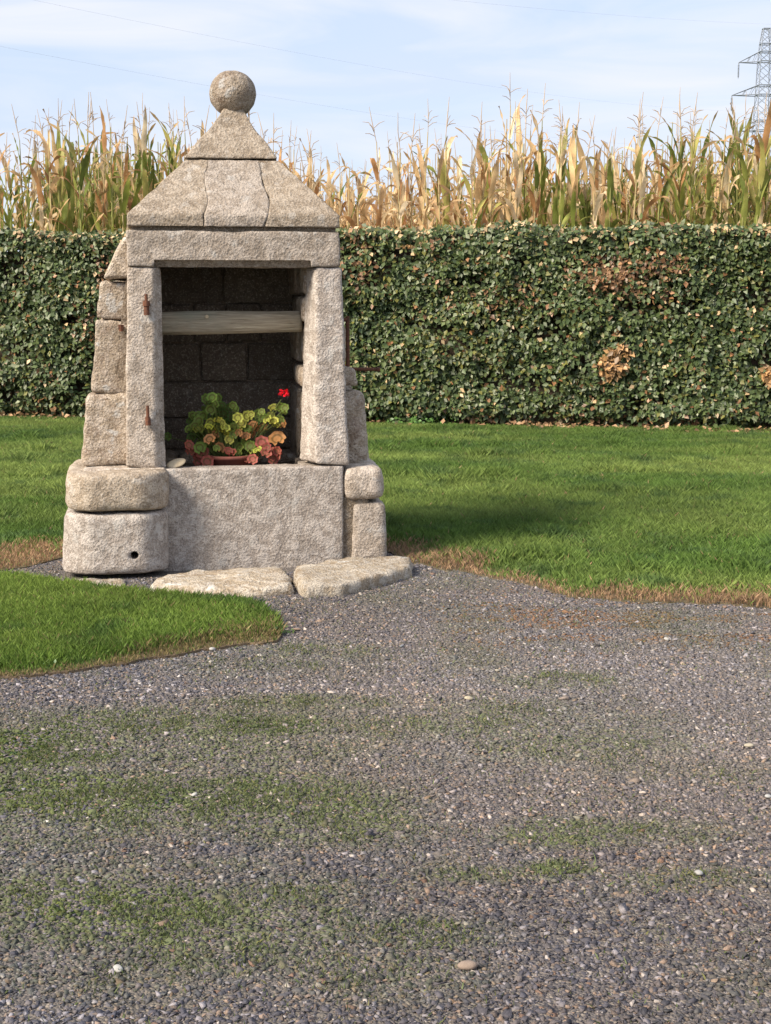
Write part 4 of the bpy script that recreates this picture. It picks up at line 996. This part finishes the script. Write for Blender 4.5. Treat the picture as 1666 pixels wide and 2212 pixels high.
blobs = [(60,1620,170,32,1.2),(400,1565,260,28,.8),(250,1575,120,25,.8),(480,1620,200,30,.55),(180,1715,230,38,1),(560,1730,220,45,.8),(700,1790,180,30,.7),(100,1800,120,25,.4),(330,1770,180,35,.6),
 (330,1985,260,55,1),(560,2000,170,50,.8),(120,1930,110,28,.7),(80,2010,120,30,.7),(650,1930,90,30,.6),(500,2060,200,40,.6),(230,2110,180,40,.4),(1230,1800,110,24,1),(1420,1800,130,20,.6),(1205,1880,60,16,1),(1500,1900,120,20,.5),
 (900,2020,130,30,.55),(1030,1890,90,15,.4),(830,2110,160,40,.5),(1200,1470,100,14,.7),(680,1410,110,18,.5),(560,1440,150,22,.3),(1250,1620,180,28,.35),(1100,1530,150,22,.3),(900,1570,200,25,.3),(1380,1660,120,20,.3),(1560,1670,100,20,.3),(640,1520,160,14,.7),(480,1870,70,14,.5),(1000,1560,120,16,.4)]
P = scatter(620000, -4.6, 5.2, 2.6, 9.2); P = P[visible(P, 60)]
bR_ = [(p.x, p.y) for p in bordR]; eN = fbm(P, 6, 3, 64)*0.16 - 0.03
P = P[(~inpoly(P, polyA) | (dist_line(P, bR_) < eN)) & (~inpoly(P, polyB) | (dist_line(P, polyB) < eN*0.6))]; P = P[~inwell(P)]
keepd = rng.random(len(P)) < np.clip(1.15 - 0.13*(P[:, 1]-3), 0.42, 1); P = P[keepd]
n = len(P); print('gravel', n)
pal = np.array([(0.085, 0.087, 0.104), (0.115, 0.113, 0.126), (0.155, 0.142, 0.138), (0.062, 0.063, 0.076), (0.19, 0.155, 0.125), (0.30, 0.23, 0.17), (0.30, 0.29, 0.30), (0.22, 0.145, 0.10), (0.50, 0.47, 0.42)])
wts = np.array([0.22, 0.22, 0.17, 0.12, 0.08, 0.05, 0.10, 0.02, 0.018]); wts /= wts.sum()
big = fbm(P, 0.9, 3, 91); idx = rng.choice(len(pal), n, p=wts)
C = (pal[idx]*0.92 + 0.08*np.array([0.125, 0.12, 0.13]))*np.array([1.04, 1.02, 1.06])*(0.78 + 0.44*rng.random((n, 1)))
warm = np.clip((big - 0.42)*3, 0, 1)[:, None]; C = C*(1-warm) + C*np.array([1.12, 1.0, 0.88])*warm
u, v = to_px(np.c_[P, np.zeros(n)])
band = fbm(P*np.array([0.5, 1.8]), 1.5, 3, 93)[:, None]; C = C*(0.70 + 0.45*band)
fore_shade = np.clip((v - 1600)/350, 0, 1)[:, None]*np.clip(1.3 - 0.9*fbm(P, 0.8, 2, 94), 0, 1)[:, None]; C = C*(1 - 0.30*fore_shade)*(1 + np.array([-0.02, 0.0, 0.05])*fore_shade)  # foreground shade painted into stone colour, darker and bluer towards the bottom
pale_mid = np.clip(1.5 - np.sqrt(((u-1350)/750)**2 + ((v-1530)/230)**2), 0, 1)[:, None]*0.55; C = C*(1-pale_mid) + (C*0.6 + np.array([0.115, 0.098, 0.085]))*pale_mid  # paler, browner stones right of the middle
rusty = np.exp(-((v-1345)/45)**2)*np.clip((u-900)/200, 0, 1)*(fbm(P*np.array([1, 3.0]), 2.5, 2, 95) > 0.47); C = np.where((rng.random(n) < rusty*0.6)[:, None], np.array([0.16, 0.09, 0.05])*(0.6+0.8*rng.random((n,1))), C)
moss = np.zeros(n)
for (bu, bv, ru, rv_, a) in blobs: moss = np.maximum(moss, a*np.clip(1.9 - np.sqrt(((u-bu)/ru)**2 + ((v-bv)/rv_)**2), 0, 1))
moss = (np.clip(moss, 0, 1)*0.9 + 0.42*np.clip((fbm(P, 2.2, 3, 99) - 0.5)*4, 0, 1))[:, None]*(rng.random((n, 1)) < 0.8)
C = C*(1-moss) + np.array([0.085, 0.098, 0.045])*(0.6+0.8*rng.random((n, 1)))*moss
size = 0.0062 + 0.0105*rng.random(n)**2.4; size = np.where(rng.random(n) < 0.012, size*1.6, size)
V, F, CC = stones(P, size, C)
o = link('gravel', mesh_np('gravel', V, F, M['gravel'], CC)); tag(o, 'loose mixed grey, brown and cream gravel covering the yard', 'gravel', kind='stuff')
# sparse grass and moss growing in the gravel
P = scatter(1500000, -3.2, 3.4, 2.6, 8.0); P = P[visible(P, 40)]; P = P[~inpoly(P, polyA) & ~inpoly(P, polyB)]; u, v = to_px(np.c_[P, np.zeros(len(P))])
dn = np.full(len(P), 0.05)
for (bu, bv, ru, rv_, a) in blobs: dn = np.maximum(dn, a*np.clip(1.55 - np.sqrt(((u-bu)/ru)**2 + ((v-bv)/rv_)**2), 0, 1)**1.2)
dn *= np.clip((fbm(P, 9, 3, 97)- 0.40)*5, 0.02, 1)
P = P[rng.random(len(P)) < dn*0.42]; n = len(P); print('weeds', n)
C = np.array([0.105, 0.135, 0.05])*(0.6 + 0.9*rng.random((n, 1))); C = np.where((rng.random(n) < 0.15)[:, None], np.array([0.20, 0.20, 0.07]), C)
V, F, CC = blades(P, 0.002, 0.007 + 0.010*rng.random(n)**1.5, 0.0025 + 0.002*rng.random(n), C, 1.5)
o = link('gravel_grass', mesh_np('gravel_grass', V, F, M['grass'], CC)); tag(o, 'thin patches of short grass and moss growing through the gravel', 'grass', kind='stuff')

# ------------------------------------------------------------------ litter, weeds, single stones
P = scatter(9000, -8, 7, 15.5, 20.5); Pd = (P - np.array([HA.x, HA.y]))@np.array([-hn.x, -hn.y]); P = P[(Pd > -0.28 - 0.2*(P[:, 0] > 3)) & (Pd < 0.25)]; P = P[~((P[:,0] > 0.0) & (P[:,0] < 1.5) & (rng.random(len(P)) < .8))]; n = len(P)
C = np.array([0.36, 0.22, 0.12])*(0.5 + 0.9*rng.random((n, 1))); V, F, CC = leaf_quads(np.c_[P, np.full(n, 0.06)], C, 0.07, np.array([0, -.3, 0.9]))
o = link('leaf_litter', mesh_np('leaf_litter', V, F, M['hedge_leaf'], CC)); tag(o, 'fallen brown leaves under the foot of the hedge', 'fallen leaves', kind='stuff')
def weed(p, nl, ls, label, cat='weed', col=(0.10, 0.20, 0.05), hh=0.12, sp=0.1):
    e = empty('weed', p); tag(e, label, cat)
    Pn = np.c_[rng.normal(0, sp, nl), rng.normal(0, sp*0.4, nl), hh*rng.random(nl)]
    V, F, CC = leaf_quads(Pn, np.array(col)*(0.6 + 0.8*rng.random((nl, 1))), ls, np.array([0, -.4, 0.8])); o = link('foliage', mesh_np('foliage', V, F, M['hedge_leaf'], CC), e); o['kind'] = 'stuff'
weed(gnd(825, 915), 260, 0.07, 'bright green leafy weeds at the hedge foot right of the well', hh=0.22, sp=0.22)
weed(gnd(905, 922), 160, 0.06, 'low green weeds at the hedge foot, further right from the well', hh=0.12, sp=0.2)
weed(gnd(116, 1447), 30, 0.018, 'tiny broad-leaved weed at the front edge of the grass strip', hh=0.03, sp=0.02, col=(0.11, 0.19, 0.08))
weed(gnd(592, 1368), 60, 0.024, 'small weed tuft at the tip of the grass strip', hh=0.04, sp=0.05, col=(0.11, 0.17, 0.05))
singles = [(1013, 1508, 0.022, 'cream stone alone on the gravel below the slabs, brightest in the middle of the yard', (0.62, 0.55, 0.40)),
 (459, 1402, 0.024, 'white flat stone at the front edge of the grass strip', (0.62, 0.60, 0.56)), (1618, 1610, 0.022, 'cream stone near the right picture edge on the gravel', (0.60, 0.54, 0.42)),
 (868, 1395, 0.015, 'bluish grey rounded pebble in the gravel right of the strip tip', (0.30, 0.32, 0.36)), (1440, 1380, 0.018, 'white flat pebble near the lawn edge on the right', (0.62, 0.6, 0.55)),
 (1075, 1448, 0.014, 'small pale pebble by the dark damp mark in the gravel', (0.55, 0.5, 0.4)), (1510, 1885, 0.020, 'pale grey flat stone in the gravel at lower right', (0.55, 0.54, 0.52)),
 (1010, 2085, 0.030, 'flat pinkish stone in the gravel at the lower middle', (0.40, 0.31, 0.25)), (420, 1716, 0.014, 'white pebble between grass patches on the left gravel', (0.65, 0.63, 0.6)),
 (255, 2092, 0.018, 'white pebble at the lower left of the gravel', (0.62, 0.61, 0.58)), (1660, 1720, 0.016, 'white pebble cut by the right picture edge', (0.6, 0.6, 0.58))]
for k, (u, v, r_, lb, c) in enumerate(singles):
    bm = ball((0, 0, 0), 1.0, 20 + k*3.3, 14, 9, (r_*0.85, r_*0.6, r_*0.35)); o = bmobj('pebble', bm, plain('pebble_stone', tuple(x*0.62 for x in c), 0.9, 0.3, tuple(x*0.5 for x in c), 90, 0.002)); o.location = gnd(u, v, r_*0.25 + 0.004); o.rotation_euler = (0.1, 0.15, k*1.3); tag(o, lb, 'pebble')
print('objects', len(bpy.data.objects))
